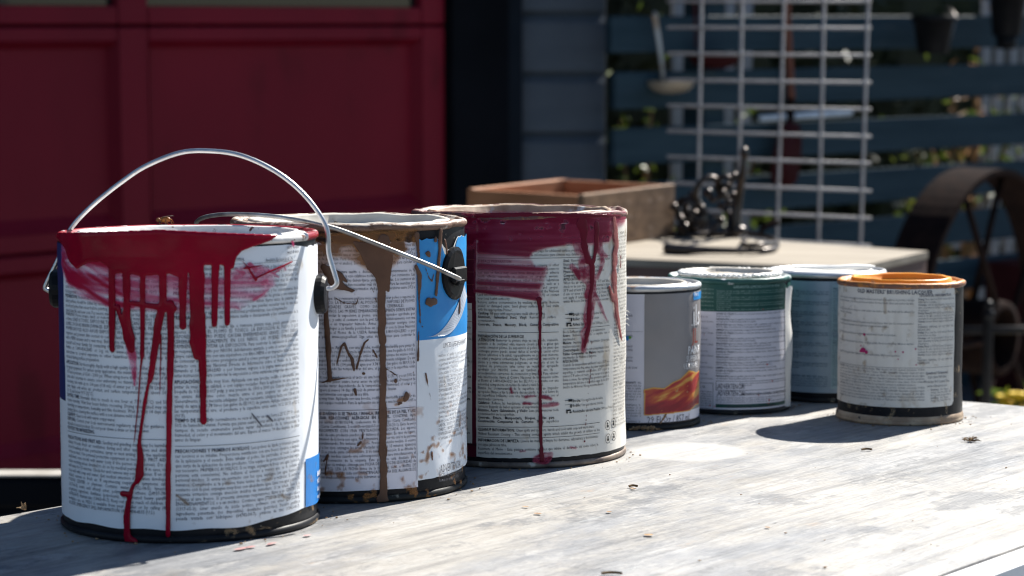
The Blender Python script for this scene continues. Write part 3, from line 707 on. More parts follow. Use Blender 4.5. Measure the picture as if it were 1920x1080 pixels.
for (z0, z1) in rows:
    for (x0, x1) in cols:
        bv = 0.030; V = [(x0, -0.044, z0), (x1, -0.044, z0), (x1, -0.044, z1), (x0, -0.044, z1), (x0+bv*.55, -0.014, z0+bv), (x1-bv*.55, -0.014, z0+bv), (x1-bv*.55, -0.014, z1-bv*.55), (x0+bv*.55, -0.014, z1-bv*.55)]
        obj('panel', (V, [(0,1,5,4), (1,2,6,5), (2,3,7,6), (3,0,4,7), (4,5,6,7)]), M['door_red'], door)
for (x0, x1) in cols:
    gbox('window_pane', x0-0.002, x1+0.002, -0.018, -0.010, zw-0.002, zj0+0.002, M['glass'], door, 0)
gbox('bottom_seal', lo, xs[3], -0.03, 0, 0.004, 0.028, M['black_trim'], door, 0)
# frame and trim to the right of the door
xt0, xt1, xt2 = xs[3]+0.006, on_wall(925, 250).x, on_wall(972, 250, 0.03).x
gbox('door_jamb', xt0, xt1, -0.07, 0.1, 0, 2.5, M['black_trim'], garage)
gbox('corner_board', xt1+0.003, xt2, -0.05, 0.1, 0, 2.5, M['slate_trim'], garage)
gbox('header', lo-0.3, xs[3]+0.003, -0.06, 0.1, top+0.006, 2.5, M['black_trim'], garage)
gbox('left_wall', lo-3.0, lo-0.31, -0.03, 0.1, 0, 2.5, M['siding'], garage)
gbox('inner_wall', lo-3.0, xt2-0.12, 3.6, 3.7, 0, 2.5, M['black_trim'], garage)
gbox('inner_side', lo-3.0, lo-2.9, 0.102, 3.598, 0, 2.5, M['black_trim'], garage)
# lap siding on the return wall, facing the camera almost squarely
SY = R_(-3); S0 = at_depth(974, 250, 6.17); S0.z = 0; S1 = at_depth(1134, 250, 6.17)
SW = (S1.x-S0.x)/math.cos(SY)
SM = GI @ Matrix.Translation(S0) @ Matrix.Rotation(SY, 4, 'Z')
side = bpy.data.objects.new('side_wall', mesh_of('side_wall', *MB().box((SW/2, 0.06, 1.25), (SW, 0.06, 2.5)).vf(), M['black_trim'])); link(side, garage); side.matrix_parent_inverse = Matrix(); side.matrix_local = SM
zs_ = [at_depth(1040, y, 6.17).z for y in (20, 136, 246)]
ex = (zs_[0]-zs_[2])/2
V = [(0, -0.004, 0), (SW, -0.004, 0), (SW, -0.034, 0.0), (0, -0.034, 0.0), (0, -0.034, ex*0.80), (SW, -0.034, ex*0.80), (SW, -0.006, ex-0.006), (0, -0.006, ex-0.006), (0, -0.0045, ex+0.004), (SW, -0.0045, ex+0.004)]
me_b = mesh_of('siding_board', [(x, y + 0.032, z) for x, y, z in V], [(0,1,2,3), (3,2,5,4), (4,5,6,7), (7,6,9,8), (1,0,8,9), (0,3,4,7,8), (2,1,9,6,5)], M['siding'])
k0 = int(zs_[2]/ex)
for k in range(-k0, 9):
    zb_ = zs_[2]+k*ex
    if zb_ < 0 or zb_ > 2.4: continue
    o = bpy.data.objects.new('siding_board', me_b); link(o, side); o.location = (0, -0.0055, zb_)
# wall running back beside the fence, roof
bk = Vector((S1.x, S1.y, 0)); 
p_ = GI @ bk
obj('back_wall', MB().box((p_.x-0.10, (p_.y+0.15+3.7)/2, 1.25), (0.08, 3.7-p_.y-0.15, 2.498)).vf(), M['slate_trim'], garage)
obj('unseen_roof', MB().box(((lo-3.0+xt2)/2+0.15, 1.7, 2.60), (xt2-lo+3.6, 4.3, 0.16), None, 0.01).vf(), M['unseen_roof'], garage)  # out of view; overhang added to block sky light and darken the door

# ------------------------------------------------------------------ horizontal slat fence, following the sloping yard
F0 = Vector((0.262, 6.0, 0)); FD = R_(39.2)
FMx = Matrix.Translation(F0) @ Matrix.Rotation(FD, 4, 'Z')
fence = thing('slat_fence', 'dark slate blue fence of wide horizontal slats with garden tools hung on it', 'fence', FMx)
fz0 = CAM_H+0.0145; fp = 0.152; fh = 0.100; FL = 3.4
for i in range(-3, 8):
    z1 = fz0-fp*i; z0 = z1-fh
    if z0 < 0.0: continue
    L0 = rnd.uniform(-0.006, 0.012) + 0.006
    w = MB(); n_ = 6
    w.box((L0+FL/2, 0, (z0+z1)/2), (FL, 0.026, fh), None, 0.003)
    o = obj('slat', w.vf(), M['slat'], fence); o.rotation_euler = (rnd.uniform(-0.012, 0.012), rnd.uniform(-0.0022, 0.0022), 0)
for x in (0.42, 2.05, 3.3):
    obj('fence_post', MB().box((x, 0.064, 0.80), (0.09, 0.09, 1.62), None, 0.006).vf(), M['slat'], fence)
FI = FMx.inverted()
def on_fence(px, py, off=0.016):
    d = FI.to_3x3() @ cam_ray(px, py, PITCH_W); o_ = FI @ Vector((0, 0, CAM_H)); t = (-off-o_.y)/d.y
    return FMx @ (o_+d*t)

# white picket fence beyond, leaves between
PM = Matrix.Translation((0.22, 6.95, 0)) @ Matrix.Rotation(FD, 4, 'Z')
pf = thing('picket_fence', 'white picket fence seen through the gaps of the dark slat fence', 'fence', PM)
pk = mesh_of('picket', [(-0.021,-0.009,0.06), (0.021,-0.009,0.06), (0.021,0.009,0.06), (-0.021,0.009,0.06), (-0.021,-0.009,1.36), (0.021,-0.009,1.36), (0.021,0.009,1.36), (-0.021,0.009,1.36), (0,-0.009,1.41), (0,0.009,1.41)],
             [(0,3,2,1), (0,1,5,8,4), (2,3,7,9,6), (1,2,6,5), (3,0,4,7), (5,6,9,8), (7,4,8,9)], M['fence_white'])
for i in range(40):
    x = 0.02+i*0.078+rnd.uniform(-0.006, 0.006)
    if x < 0.34 or 0.80 < x < 1.95: continue
    o = bpy.data.objects.new('picket', pk); link(o, pf); o.location = (x, 0, rnd.uniform(-0.01, 0.01))
for z in (0.35, 1.10): obj('picket_rail', MB().box((1.6, 0.03, z), (3.3, 0.035, 0.07)).vf(), M['fence_white'], pf)

def leaves(centres, n, size, seed, spread):
    rg = np.random.RandomState(seed); V = []; F = []
    for k in range(n):
        c = np.array(centres[k % len(centres)]) + rg.normal(0, 1, 3)*np.array(spread)
        a = rg.normal(0, 1, 3); a /= np.linalg.norm(a); b = np.cross(a, rg.normal(0, 1, 3)); b /= np.linalg.norm(b)
        s = size*rg.uniform(0.6, 1.3); i = len(V)
        V += [c-a*s, c-b*s*0.38+a*s*-0.1, c+a*s, c+b*s*0.38+a*s*-0.1]; F.append((i, i+1, i+2, i+3))
    return np.array(V), F
def shrub(x, y, h, n, size, spread, seed, label, mat=None, group='shrubs between the two fences'):
    t = thing('shrub', label, 'shrub', Matrix.Translation((x, y, 0)), group)
    rg = random.Random(seed); cs = []; mb = MB()
    for k in range(7):
        q = Vector((rg.gauss(0, spread*0.8), rg.gauss(0, spread*0.4), h*rg.uniform(0.35, 1.0))); mb.tube([(0, 0, 0), (q.x*0.3, q.y*0.3, q.z*0.5), q], [0.012, 0.008, 0.003], 5, 2)
        cs += [tuple(q*f) for f in (1.0, 0.85, 0.7)]
    obj('stem', mb.vf(), M['dirt'], t)
    o = obj('foliage', leaves(cs, n, size, seed, (spread*0.5, spread*0.35, h*0.12)), mat or M['leaf'], t); o['kind'] = 'stuff'
    return t
def fpos(px, py, off): p = on_fence(px, py, -off); return p.x, p.y
x, y = fpos(1205, 110, 0.25); shrub(x, y, 1.10, 170, 0.020, 0.05, 3, 'small green shrub behind the left end of the slat fence, under the ladle')
x, y = fpos(1330, 320, 0.22); shrub(x, y, 0.88, 220, 0.020, 0.10, 4, 'low green shrub behind the slat fence, behind the scrolled iron stand')
x, y = fpos(1790, 260, 0.22); shrub(x, y, 0.90, 300, 0.022, 0.16, 5, 'lime green leafy shrub behind the slat fence above the iron wheel')
x, y = fpos(1770, 180, 0.30); shrub(x, y, 1.10, 70, 0.018, 0.08, 8, 'dry tan leaved shrub behind the slat fence, below the black pot', M['dry_foliage'])
x, y = fpos(1835, 40, 0.30); shrub(x, y, 1.32, 80, 0.018, 0.05, 9, 'tall dry pinkish shrub behind the slat fence between the two black pots', M['dry_foliage'])
# dense hedge mass behind everything
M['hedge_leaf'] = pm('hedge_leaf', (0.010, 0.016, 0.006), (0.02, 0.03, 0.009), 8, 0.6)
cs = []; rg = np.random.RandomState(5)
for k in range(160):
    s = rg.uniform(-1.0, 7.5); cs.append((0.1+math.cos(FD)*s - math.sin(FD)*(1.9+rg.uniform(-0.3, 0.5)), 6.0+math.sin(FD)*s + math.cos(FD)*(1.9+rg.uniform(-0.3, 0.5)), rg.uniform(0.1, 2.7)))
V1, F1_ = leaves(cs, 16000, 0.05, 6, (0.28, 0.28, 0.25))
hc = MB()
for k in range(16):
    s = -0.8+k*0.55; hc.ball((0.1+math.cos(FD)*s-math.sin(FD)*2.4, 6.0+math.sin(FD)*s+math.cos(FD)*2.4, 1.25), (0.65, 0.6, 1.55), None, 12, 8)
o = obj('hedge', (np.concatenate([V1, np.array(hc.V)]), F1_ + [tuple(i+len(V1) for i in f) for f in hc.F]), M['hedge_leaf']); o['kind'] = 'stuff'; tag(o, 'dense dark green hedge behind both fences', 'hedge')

# ------------------------------------------------------------------ main table
uvec = Vector((0.616, 0.788, 0)); T0 = on_table(0, 961); TANG = math.atan2(0.788, 0.616)
TM = TF @ Matrix.Translation(T0) @ Matrix.Rotation(TANG, 4, 'Z')
TI = (Matrix.Translation(T0) @ Matrix.Rotation(TANG, 4, 'Z')).inverted()
pa = TI @ on_table(1800, 747); pb = TI @ on_table(1920, 1015)
TLEN = pa.x; TWID = -pb.y
m, n, l, b = nodes_of('weathered_paint')
tc = n.new('ShaderNodeTexCoord')
def tn(scale, stretch, detail=6, rough=0.6, loc=(0, 0, 0)):
    mp = n.new('ShaderNodeMapping'); mp.inputs['Scale'].default_value = stretch; mp.inputs['Location'].default_value = loc; l.new(tc.outputs['Object'], mp.inputs[0])
    z = n.new('ShaderNodeTexNoise'); z.inputs['Scale'].default_value = scale; z.inputs['Detail'].default_value = detail; z.inputs['Roughness'].default_value = rough
    l.new(mp.outputs[0], z.inputs['Vector']); return z.outputs[0]
def rp(src, stops): r = ramp(n, stops); l.new(src, r.inputs[0]); return r.outputs[0]
big = rp(tn(3.2, (0.7, 1.2, 1), 12, 0.74, (2, 5, 0)), [(0.44, 0.0), (0.54, 1.0)])
grey = rp(tn(8, (0.8, 1.2, 1), 14, 0.8), [(0.36, (0.10, 0.105, 0.115)), (0.48, (0.17, 0.175, 0.185)), (0.60, (0.26, 0.26, 0.262))])
worn = rp(tn(9, (0.7, 1.4, 1), 14, 0.8, (8, 1, 0)), [(0.34, (0.19, 0.172, 0.15)), (0.48, (0.28, 0.262, 0.235)), (0.62, (0.36, 0.343, 0.315))])
c = mixc(n, l, big, grey, worn)
c = mixc(n, l, rp(tn(9, (0.8, 1.2, 1), 14, 0.78, (3, 1, 0)), [(0.53, 0.0), (0.585, 0.75)]), c, (0.088, 0.092, 0.10))
c = mixc(n, l, rp(tn(30, (0.10, 2.0, 1), 12, 0.8), [(0.40, 0.5), (0.50, 0.0)]), c, (0.07, 0.071, 0.073))
c = mixc(n, l, rp(tn(90, (0.06, 2.2, 1), 8, 0.75, (2, 3, 0)), [(0.55, 0.0), (0.62, 0.4)]), c, (0.085, 0.084, 0.082))
c = mixc(n, l, rp(tn(20, (0.6, 1.2, 1), 14, 0.8, (1, 7, 0)), [(0.54, 0.0), (0.60, 0.5)]), c, (0.39, 0.38, 0.365))
c = mixc(n, l, rp(tn(100, (0.06, 1.8, 1), 8, 0.7, (4, 9, 0)), [(0.62, 0.0), (0.66, 0.35)]), c, (0.42, 0.455, 0.45))
c = mixc(n, l, rp(tn(34, (0.5, 1.2, 1), 10, 0.75, (5, 2, 0)), [(0.62, 0.0), (0.67, 0.5)]), c, (0.30, 0.21, 0.14))
c = mixc(n, l, rp(tn(120, (0.5, 1.3, 1), 6, 0.65, (9, 4, 0)), [(0.67, 0.0), (0.70, 0.85)]), c, (0.04, 0.036, 0.032))
# pale round mark a can has left
rc = (Matrix.Translation(T0) @ Matrix.Rotation(TANG, 4, 'Z')).inverted() @ on_table(1290, 846)
vm = n.new('ShaderNodeVectorMath'); vm.operation = 'DISTANCE'; l.new(tc.outputs['Object'], vm.inputs[0]); vm.inputs[1].default_value = (rc.x, rc.y, 0)
ws = n.new('ShaderNodeMath'); ws.operation = 'MULTIPLY_ADD'; l.new(tn(30, (1, 1, 1), 8, 0.7), ws.inputs[0]); ws.inputs[1].default_value = 0.03; l.new(vm.outputs['Value'], ws.inputs[2])
rg_ = ramp(n, [(0.0, 0.35), (0.056, 0.5), (0.068, 0.0)]); l.new(ws.outputs[0], rg_.inputs[0]); c = mixc(n, l, rg_.outputs[0], c, (0.45, 0.44, 0.42))
l.new(c, b.inputs['Base Color']); b.inputs['Specular IOR Level'].default_value = 0.5
ro = rp(tn(14, (0.3, 1.6, 1), 9, 0.7, (6, 6, 0)), [(0.35, 0.40), (0.65, 0.62)]); l.new(ro, b.inputs['Roughness'])
bp = n.new('ShaderNodeBump'); bp.inputs['Distance'].default_value = 0.0014; bp.inputs['Strength'].default_value = 0.9; l.new(tn(45, (0.12, 2.2, 1), 10, 0.75), bp.inputs['Height']); l.new(bp.outputs[0], b.inputs['Normal'])
M['table_top'] = m
M['old_wood'] = pm('old_wood', (0.32, 0.28, 0.23), (0.2, 0.17, 0.14), 20, 0.75, bump=0.001, stretch=(0.2, 2, 2), bscale=60)
table = thing('work_table', 'long weathered work table with worn grey and white paint', 'table', TM)
nx, ny = 90, 44; V = []; F = []
x0t = -0.55
edge_n = lambda s_, sd_: 0.0035*(2*fnoise(np.array(s_*14.0), np.array(1.0), sd_)-1)
for i in range(nx+1):
    for j in range(ny+1):
        x = x0t+(TLEN-x0t)*i/nx; yv = -TWID*j/ny
        if j == 0: yv += float(edge_n(x, 3))
        if i == nx: x += float(edge_n(yv, 5))
        rr = 0.02
        V.append((x, yv, -0.0008 + 0.0007*float(fnoise(np.array(x*6.), np.array(yv*6.), 2)) - (0.002 if (j in (0, ny) or i in (0, nx)) else 0)))
for i in range(nx):
    for j in range(ny):
        k = i*(ny+1)+j; F.append((k, k+ny+1, k+ny+2, k+1)[::-1])
nb = len(V); per = [(i, 0) for i in range(nx)]+[(nx, j) for j in range(ny)]+[(i, ny) for i in range(nx, 0, -1)]+[(0, j) for j in range(ny, 0, -1)]
for (i, j) in per:
    v = V[i*(ny+1)+j]; V.append((v[0], v[1], -0.030))
for q in range(len(per)):
    q2 = (q+1) % len(per); F.append((per[q][0]*(ny+1)+per[q][1], per[q2][0]*(ny+1)+per[q2][1], nb+q2, nb+q))
F.append(tuple(nb+q for q in range(len(per))))
obj('table_top', (V, F), M['table_top'], table, False)
for (x, y) in ((x0t+0.08, -0.07), (x0t+0.08, -TWID+0.07), (TLEN-0.08, -0.07), (TLEN-0.08, -TWID+0.07)):
    gz = (TM @ Vector((x, y, 0))).z
    obj('leg', MB().box((x, y, -0.0305-(gz-0.03)/2), (0.06, 0.06, gz-0.04), None, 0.003).vf(), M['old_wood'], table)
obj('apron', MB().box(((x0t+TLEN)/2, -0.10, -0.072), (TLEN-x0t-0.24, 0.02, 0.08)).vf(), M['old_wood'], table)
obj('edge_board', MB().box(((x0t+TLEN)/2, -TWID-0.0095, -0.052), (TLEN-x0t, 0.018, 0.10), None, 0.004).vf(), pm('edge_white', (0.8, 0.8, 0.8), (0.72, 0.72, 0.72), 8, 0.4, bump=0.0004), table)
# dried drops and a pale ring left on the table top
def spot_film(name, items, mat, z=0.0006):
    P_ = Print()
    for px, py, r1, r2 in items:
        p = TI @ on_table(px, py); P_.dot(p.x, p.y, r1, r2, 14)
    V = np.concatenate(P_.V); V += 0.0015*(np.stack([fnoise(V[:, 0]*300, V[:, 1]*300, 1), fnoise(V[:, 0]*300, V[:, 1]*300, 2)], 1)-0.5)
    return obj(name, (np.c_[V, np.full(len(V), z)], np.concatenate(P_.F)), mat, table)
fr_ = pm('faded_red', (0.36, 0.17, 0.17), (0.34, 0.25, 0.24), 90, 0.6)
for it in [(452,1030,.006,.0025), (470,1027,.004,.002), (511,1020,.004,.002), (576,1005,.0035,.002), (505,1022,.002,.0015)]: spot_film('paint_drop', [it], fr_)
for it in [(1216,1004,.003,.003), (1008,964,.002,.003), (1142,961,.002,.002), (985,951,.0015,.003), (1188,917,.002,.002), (1440,990,.0015,.002)]: spot_film('dirt_speck', [it], M['dirt'])

# ------------------------------------------------------------------ the seven paint cans
M['rim_red'] = attr_mix('rim_red', 'coat', (0.70, 0.68, 0.66), (0.24, 0.012, 0.02), 0.35, 0.0004, 90, speck=(0.12, 0.05, 0.03))
M['rim_brown'] = attr_mix('rim_brown', 'coat', (0.52, 0.45, 0.38), (0.17, 0.10, 0.07), 0.5, 0.0006, 110, speck=(0.1, 0.05, 0.03))
M['rim_maroon'] = attr_mix('rim_maroon', 'coat', (0.46, 0.36, 0.29), (0.12, 0.05, 0.045), 0.5, 0.0006, 110, speck=(0.22, 0.1, 0.05))
M['rim_steel'] = attr_mix('rim_steel', 'coat', (0.62, 0.63, 0.64), (0.5, 0.36, 0.27), 0.35, 0.0002, 70, metal=0.5)
M['rim_green'] = attr_mix('rim_green', 'coat', (0.66, 0.68, 0.68), (0.03, 0.10, 0.085), 0.4, 0.0003, 80, speck=(0.05, 0.06, 0.05))
M['rim_orange'] = attr_mix('rim_orange', 'coat', (0.55, 0.22, 0.05), (0.20, 0.09, 0.055), 0.45, 0.0005, 120, speck=(0.1, 0.05, 0.03))

# ---- 1: red paint, upright wire handle
c1 = Can(359, 972, 0.0845, 0.193, 'big white paint can with glossy red drips down its front and a raised wire handle', 0.0006)
build_can(c1, M['black_metal'], M['rim_red'], M['rim_red'], M['black_metal'], wave=0.0004, seed=2,
          attr=lambda a, r, z: np.where(r > 0.955, np.where((a > 0.35) & (a < 1.12), 0.22, np.where(z > 0.9965, 0.70, 0.9)), np.where(np.abs(a) < 0.5, 0.16, 0.12)))  # curl top less red: sun highlight along the rim put into the colour
L = lambda px, py, c=c1: c.uz(px, py)
uL = L(124, 700)[0]; zb = 0.0085; zt = 0.1865
def edge1(u): return 0.0015*max(0, (u-0.02)/0.08) + 0.003*sm(u, 0.035, 0.075) + 0.0005*math.sin(u*160)
lab1 = c1.patch('label', uL, 0.150, zb, zt, 0.0004, M['white_label'], c1.root, edge1,
                lambda u: -0.0015*sm(u, 0.07, 0.085) - 0.002*sm(u, 0.08, 0.1)*vnoise(u*300, 1.0), lambda u, z: 0.0006*sm(u, 0.062, 0.1)*fnoise(u*60, z*28, 4) + 0.0002*fnoise(u*30, z*14, 8), 40)
c1.patch('blue_panel', -0.150, uL+0.0002, 0.085, zt, 0.0004, M['navy_print'], c1.root)
c1.patch('white_panel', -0.150, uL+0.0002, zb, 0.0846, 0.0004, M['white_label'], c1.root)
ub = L(570, 910)[0]
c1.patch('blue_panel', ub, 0.151, 0.0105, L(585, 855)[1], 0.0010, M['blue_print'], c1.root, lambda u: edge1(u)-0.002, None, lambda u, z: 0.0006*sm(u, 0.062, 0.1)*fnoise(u*60, z*28, 4))
P = Print(); ua, ue = L(129, 700)[0], L(318, 700)[0]
pt = 0.00305; sz = 0.00285
P.flow(ua, ue, L(220, 468)[1], L(220, 592)[1], pt, sz, EN[:1], 0.84, True)
z = P.flow(ua, ue, L(200, 592)[1], L(200, 688)[1], pt, sz, EN[1:2], 0.9, False)
z = P.flow(ua, ue, L(200, 684)[1], L(230, 822)[1], pt, sz, EN[2:], 0.88, False)
zr = L(230, 822)[1]; P.rule(ua, ue, zr, 0.0003)
P.flow(ua, ue, zr-0.0025, 0.012, pt, sz, EN2, 0.92, False)
ua, ue = L(327, 700)[0], L(557, 700)[0]
P.line('luxurious interiors a', L(358, 478)[0], L(448, 480)[1], 0.0038, 0.85); P.line('warm, welcoming and cosy home.', L(330, 490)[0], L(448, 489)[1], 0.0038, 0.85)
P.line('Available Exclusively at The', L(496, 489)[0], L(510, 490)[1], 0.0028, 0.8)
P.line('ultra  durable', L(536, 470)[0], L(545, 466)[1], 0.003, 0.8); P.line('wash & wear', L(536, 474)[0], L(545, 475)[1], 0.003, 0.8)
P.rule(ua, ue, L(450, 495)[1], 0.0002)
z = P.flow(ua, ue, L(450, 499)[1], L(450, 600)[1], pt, sz, ES[:1], 0.86, True)
z = P.flow(ua, ue, L(450, 607)[1], L(450, 708)[1], pt, sz, ES[1:2], 0.86, False)
z = P.flow(ua, ue, min(z+0.001, L(450, 700)[1]), L(450, 826)[1], pt, sz, ES[2:], 0.88, False)
zr = L(450, 832)[1]; P.rule(ua, ue, zr, 0.0003)
P.flow(ua, ue, zr-0.002, 0.0135, pt, sz, ES2, 0.92, False)
for k in range(12): P.line('Ult Int base', -0.128, 0.070-k*0.0048, 0.003, 0.8)
c1.print_obj(P, M['ink'], lab1, 0.0012)
P = Print()
for k, t in enumerate(('ENAMEL', 'INTERIOR', 'Satin base', 'one gallon')): P.line(t, L(589, 900)[0], L(589, 893)[1]-k*0.005, 0.0042, 0.9, k == 0)
c1.print_obj(P, M['ink_white'], lab1, 0.0020)
P = Print(); P.line('L', L(122, 478)[0], L(124, 484)[1], 0.012, 1.0, True); c1.print_obj(P, M['navy_print'], lab1, 0.0012)
# paint
F1 = Field(c1, 112, 560, 440, 1022)
F1.poly([(112,444),(119,454),(128,467),(135,490),(148,504),(169,491),(191,490),(206,500),(212,512),(243,512),(265,517),(298,515),(317,512),(335,519),(352,508),(358,504),(376,497),(410,495),(436,504),(441,482),(450,471),(472,462),(502,452),(520,440),(300,430),(112,436)])
for st in [[(213,500,14),(213,590,13),(213,655,10)], [(240,508,15),(240,560,13),(240,612,18),(244,635,23),(248,655,12)], [(224,575,9),(230,600,7),(238,622,10)],
           [(269,512,10),(269,600,9),(268,667,8)], [(268,668,5),(265,690,3),(260,760,2.5),(253,830,2)], [(306,512,14),(306,575,13),(299,600,15),(293,640,13),(285,698,11),(282,714,9)],
           [(281,712,5),(273,752,7),(267,794,6),(262,835,6)], [(263,832,7),(265,858,13),(264,888,16),(259,902,9)], [(259,900,6),(250,912,6),(243,942,9),(240,968,13),(241,1000,12)],
           [(241,1003,14),(246,1015,20),(250,1017,22)], [(232,925,10),(243,926,9)], [(320,570,15),(321,640,13),(318,760,10),(316,900,9),(316,1003,8)], [(303,628,2.5),(300,760,1.8),(297,920,1.5)],
           [(250,568,9),(290,574,10),(325,578,15)], [(343,510,17),(343,560,13),(343,612,12)], [(369,500,27),(369,600,27),(368,640,24),(369,668,12)], [(378,590,13),(380,700,13),(381,790,11)],
           [(403,495,15),(402,560,12),(401,608,10)], [(425,495,13),(425,550,12),(425,606,10)], [(480,520,3),(505,508,3),(545,490,3)], [(446,482,1.5),(462,500,2.5),(478,525,5)], [(455,503,3),(497,496,2)]]:
    F1.stroke(st)
F1.raised('paint_drips', M['red_paint'], c1.root, 0.0012, 0.0014, 1)
S = Field(c1, 116, 565, 450, 735)
sk = lambda s, fu, fz, sh, sd: fnoise(s.gu*fu, (s.gz + sh*s.gu)*fz, sd)
m = S.blur(S.poly_mask([(119,460),(122,505),(132,536),(160,556),(205,570),(260,578),(330,584),(400,576),(440,576),(482,562),(500,550),(514,528),(508,512),(486,498),(470,505),(452,500),(440,506),(420,520),(330,510),(200,480)])*1.0, 3)
st = 0.72*vnoise(S.gu*13, (S.gz+0.1*S.gu)*300, 3)+0.28*vnoise(S.gu*22, (S.gz+0.14*S.gu)*700, 5)
lower = sm(S.gu, 0.0, -0.07)*0.4
S.f = m*np.clip(0.46 + 1.5*(st-0.5) + lower*vnoise(S.gu*18, (S.gz+0.45*S.gu)*420, 8)*1.7, 0.0, 1) * (0.85+0.3*sk(S, 120, 900, 0.1, 5))
t = S.stroke_mask([(122,492,18),(150,536,16),(205,568,14),(250,574,10)]); S.f = np.maximum(S.f, t*np.clip(0.7+1.1*(vnoise(S.gu*14, (S.gz+0.45*S.gu)*620, 12)-0.45), 0, 1))
t = S.stroke_mask([(130,470,12),(160,510,22),(210,540,16),(245,555,10)]); S.f = np.maximum(S.f, t*np.clip(0.6+1.1*(vnoise(S.gu*14, (S.gz+0.5*S.gu)*560, 14)-0.5), 0, 1))
t = S.stroke_mask([(244,640,18),(250,670,17),(253,700,10),(254,722,5)]); S.f = np.maximum(S.f, t*np.clip(0.7+1.4*(sk(S, 240, 160, 0, 7)-0.5)-0.2*sm(S.gz, 0.1, 0.08), 0, 1))
t = S.stroke_mask([(440,520,8),(480,515,20),(500,535,16),(475,560,10)]); S.f = np.maximum(S.f, t*np.clip(0.55+1.5*(sk(S, 40, 260, -0.5, 21)-0.45), 0, 1))
for st_ in ([(512,512,4),(530,498,5),(532,505,4)], [(500,505,4),(520,520,3)], [(466,496,10),(478,505,8)], [(455,512,7),(440,505,3)], [(545,452,8),(547,460,6)], [(440,575,3),(448,580,3)]):
    S.f = np.maximum(S.f, S.stroke_mask(st_, 0.4)*0.75)
S.f = S.blur(S.f, 1)*(S.f > 0.03)
S.film('paint_smear', M['red_smear'], c1.root, 0.00135)
S = Field(c1, 118, 590, 880, 985)
n_ = fnoise(S.gu*130, S.gz*160, 31); S.f = np.clip((n_-0.62)*3.4, 0, 0.7)*sm(S.gu, -0.02, 0.03)*sm(S.gz, 0.05, 0.03)
for st_ in ([(332,928,4),(345,938,7),(352,945,5)],): S.f = np.maximum(S.f, S.stroke_mask(st_, 0.4)*0.6)
S.film('grime_marks', M['grime_smear'], c1.root, 0.00135)
P = Print()
for px, py, px2, py2, w in ((470, 775, 488, 798, 0.0007), (498, 779, 508, 789, 0.0008)):
    for k in range(14):
        t = k/13; u, z = L(px+(px2-px)*t, py+(py2-py)*t); P.dot(u, z, w*(0.5+0.5*math.sin(t*3.1)), w*0.8, 7)
c1.print_obj(P, M['ink_grey'], lab1, 0.0014)
# handle
dp = c1.p.y
hp = [(613,541),(624,540),(631.5,531),(628,515),(617,475),(613,430),(591,390),(554,349),(506,315),(450,291),(395,283),(339,286),(276,310),(228,341),(172,386),(132,430),(111,482),(86,534),(88,543),(96,547)]
bail(c1, [t_depth(x, y, dp - 0.21*((x-359)/FPX*dp)) for x, y in hp], 0.0016, M['steel'])
ear(c1, R_(80), L(590, 553)[1], 0.026, 0.026, M['black_plastic'], False, 0.0075)
ear(c1, R_(-101), L(120, 545)[1]-0.002, 0.026, 0.026, M['black_plastic'], False, 0.0075)

# ---- 2: brown paint, blue label panel, handle folded down
c2 = Can(657, 905, 0.0845, 0.1945, 'white paint can with a thick brown drip, blue label corner and folded down wire handle')
L = lambda px, py, c=c2: c.uz(px, py)
build_can(c2, M['black_metal'], M['rim_brown'], M['white_lid'], M['black_dull'], wave=0.0016, seed=5, depth=0.007,
          attr=lambda a, r, z: np.where(z > 0.992, 0.46, np.where(np.abs(a) < 1.7, 0.76, 0.4)))
us = L(783, 700)[0]; zt2 = 0.184
def top2(u): return -0.002 - 0.0045*sm(abs(u-L(700, 450)[0]), 0.009, 0.003) - 0.002*vnoise(u*350, 2.0)
lab2 = c2.patch('label', -0.150, us, 0.0085, zt2, 0.0004, M['lilac_label'], c2.root, lambda u: 0.0003*math.sin(u*90), top2, None, 30)
zs2 = L(840, 632)[1]
tear = lambda u: -0.001 - 0.0145*sm(u, L(820, 440)[0], L(838, 450)[0])*(1-sm(u, L(846, 450)[0], L(858, 440)[0])) - 0.002*vnoise(u*500, 7.0)
lft = lambda u, z: 0.0005*fnoise(u*60, z*30, 14)
blue = c2.patch('blue_panel', us-0.001, 0.150, zs2, zt2+0.0005, 0.0009, M['sky_print'], c2.root, None, tear, lft, 30)
c2.patch('torn_paper', L(816, 440)[0], L(868, 440)[0], zt2-0.0150, zt2-0.004, 0.0007, M['white_paint'], c2.root, lambda u: -0.0032*vnoise(u*420, 5.0), lambda u: tear(u)*0.6+0.004)
lab2b = c2.patch('label', us-0.001, 0.150, 0.0125, zs2, 0.0009, M['white_label'], c2.root, lambda u: 0.0022*sm(u, us, 0.12)+0.0008*vnoise(u*250, 3.0), None, lft, 30)
# printed silver arch on the blue panel
V = []; k_ = 26
for i in range(k_+1):
    t = i/k_; a = L(795+72*t**0.8, 632-98*t**1.9); b = L(817+55*t**0.7, 630-75*t**2.2)
    V += [(a[0], max(a[1], zs2)), (b[0], max(b[1], zs2))]
V = c2.wrap(np.array(V), 0.0017)
obj('printed_arch', (V, [(2*i, 2*i+2, 2*i+3, 2*i+1) for i in range(k_)]), M['silver_print'], blue)
P = Print(); ua, ue = L(548, 700)[0], L(778, 700)[0]; pt = 0.00296; sz = 0.0027
P.flow(ua, ue, L(700, 442)[1], L(700, 548)[1], pt, sz, [(ES[0][0], ES[0][1] + ' Aplique a temperaturas entre 37,2 a 41,8 metros cuadrados de superficie. Para determinar la cantidad necesaria, calcule las paredes exteriores (multiplique la altura por el ancho). Divida el total entre 450 (41,8) para calcular el número de galones. ')], 0.86)
P.flow(ua, ue, L(700, 556)[1], L(700, 640)[1], pt, sz, ES[1:2], 0.86, False)
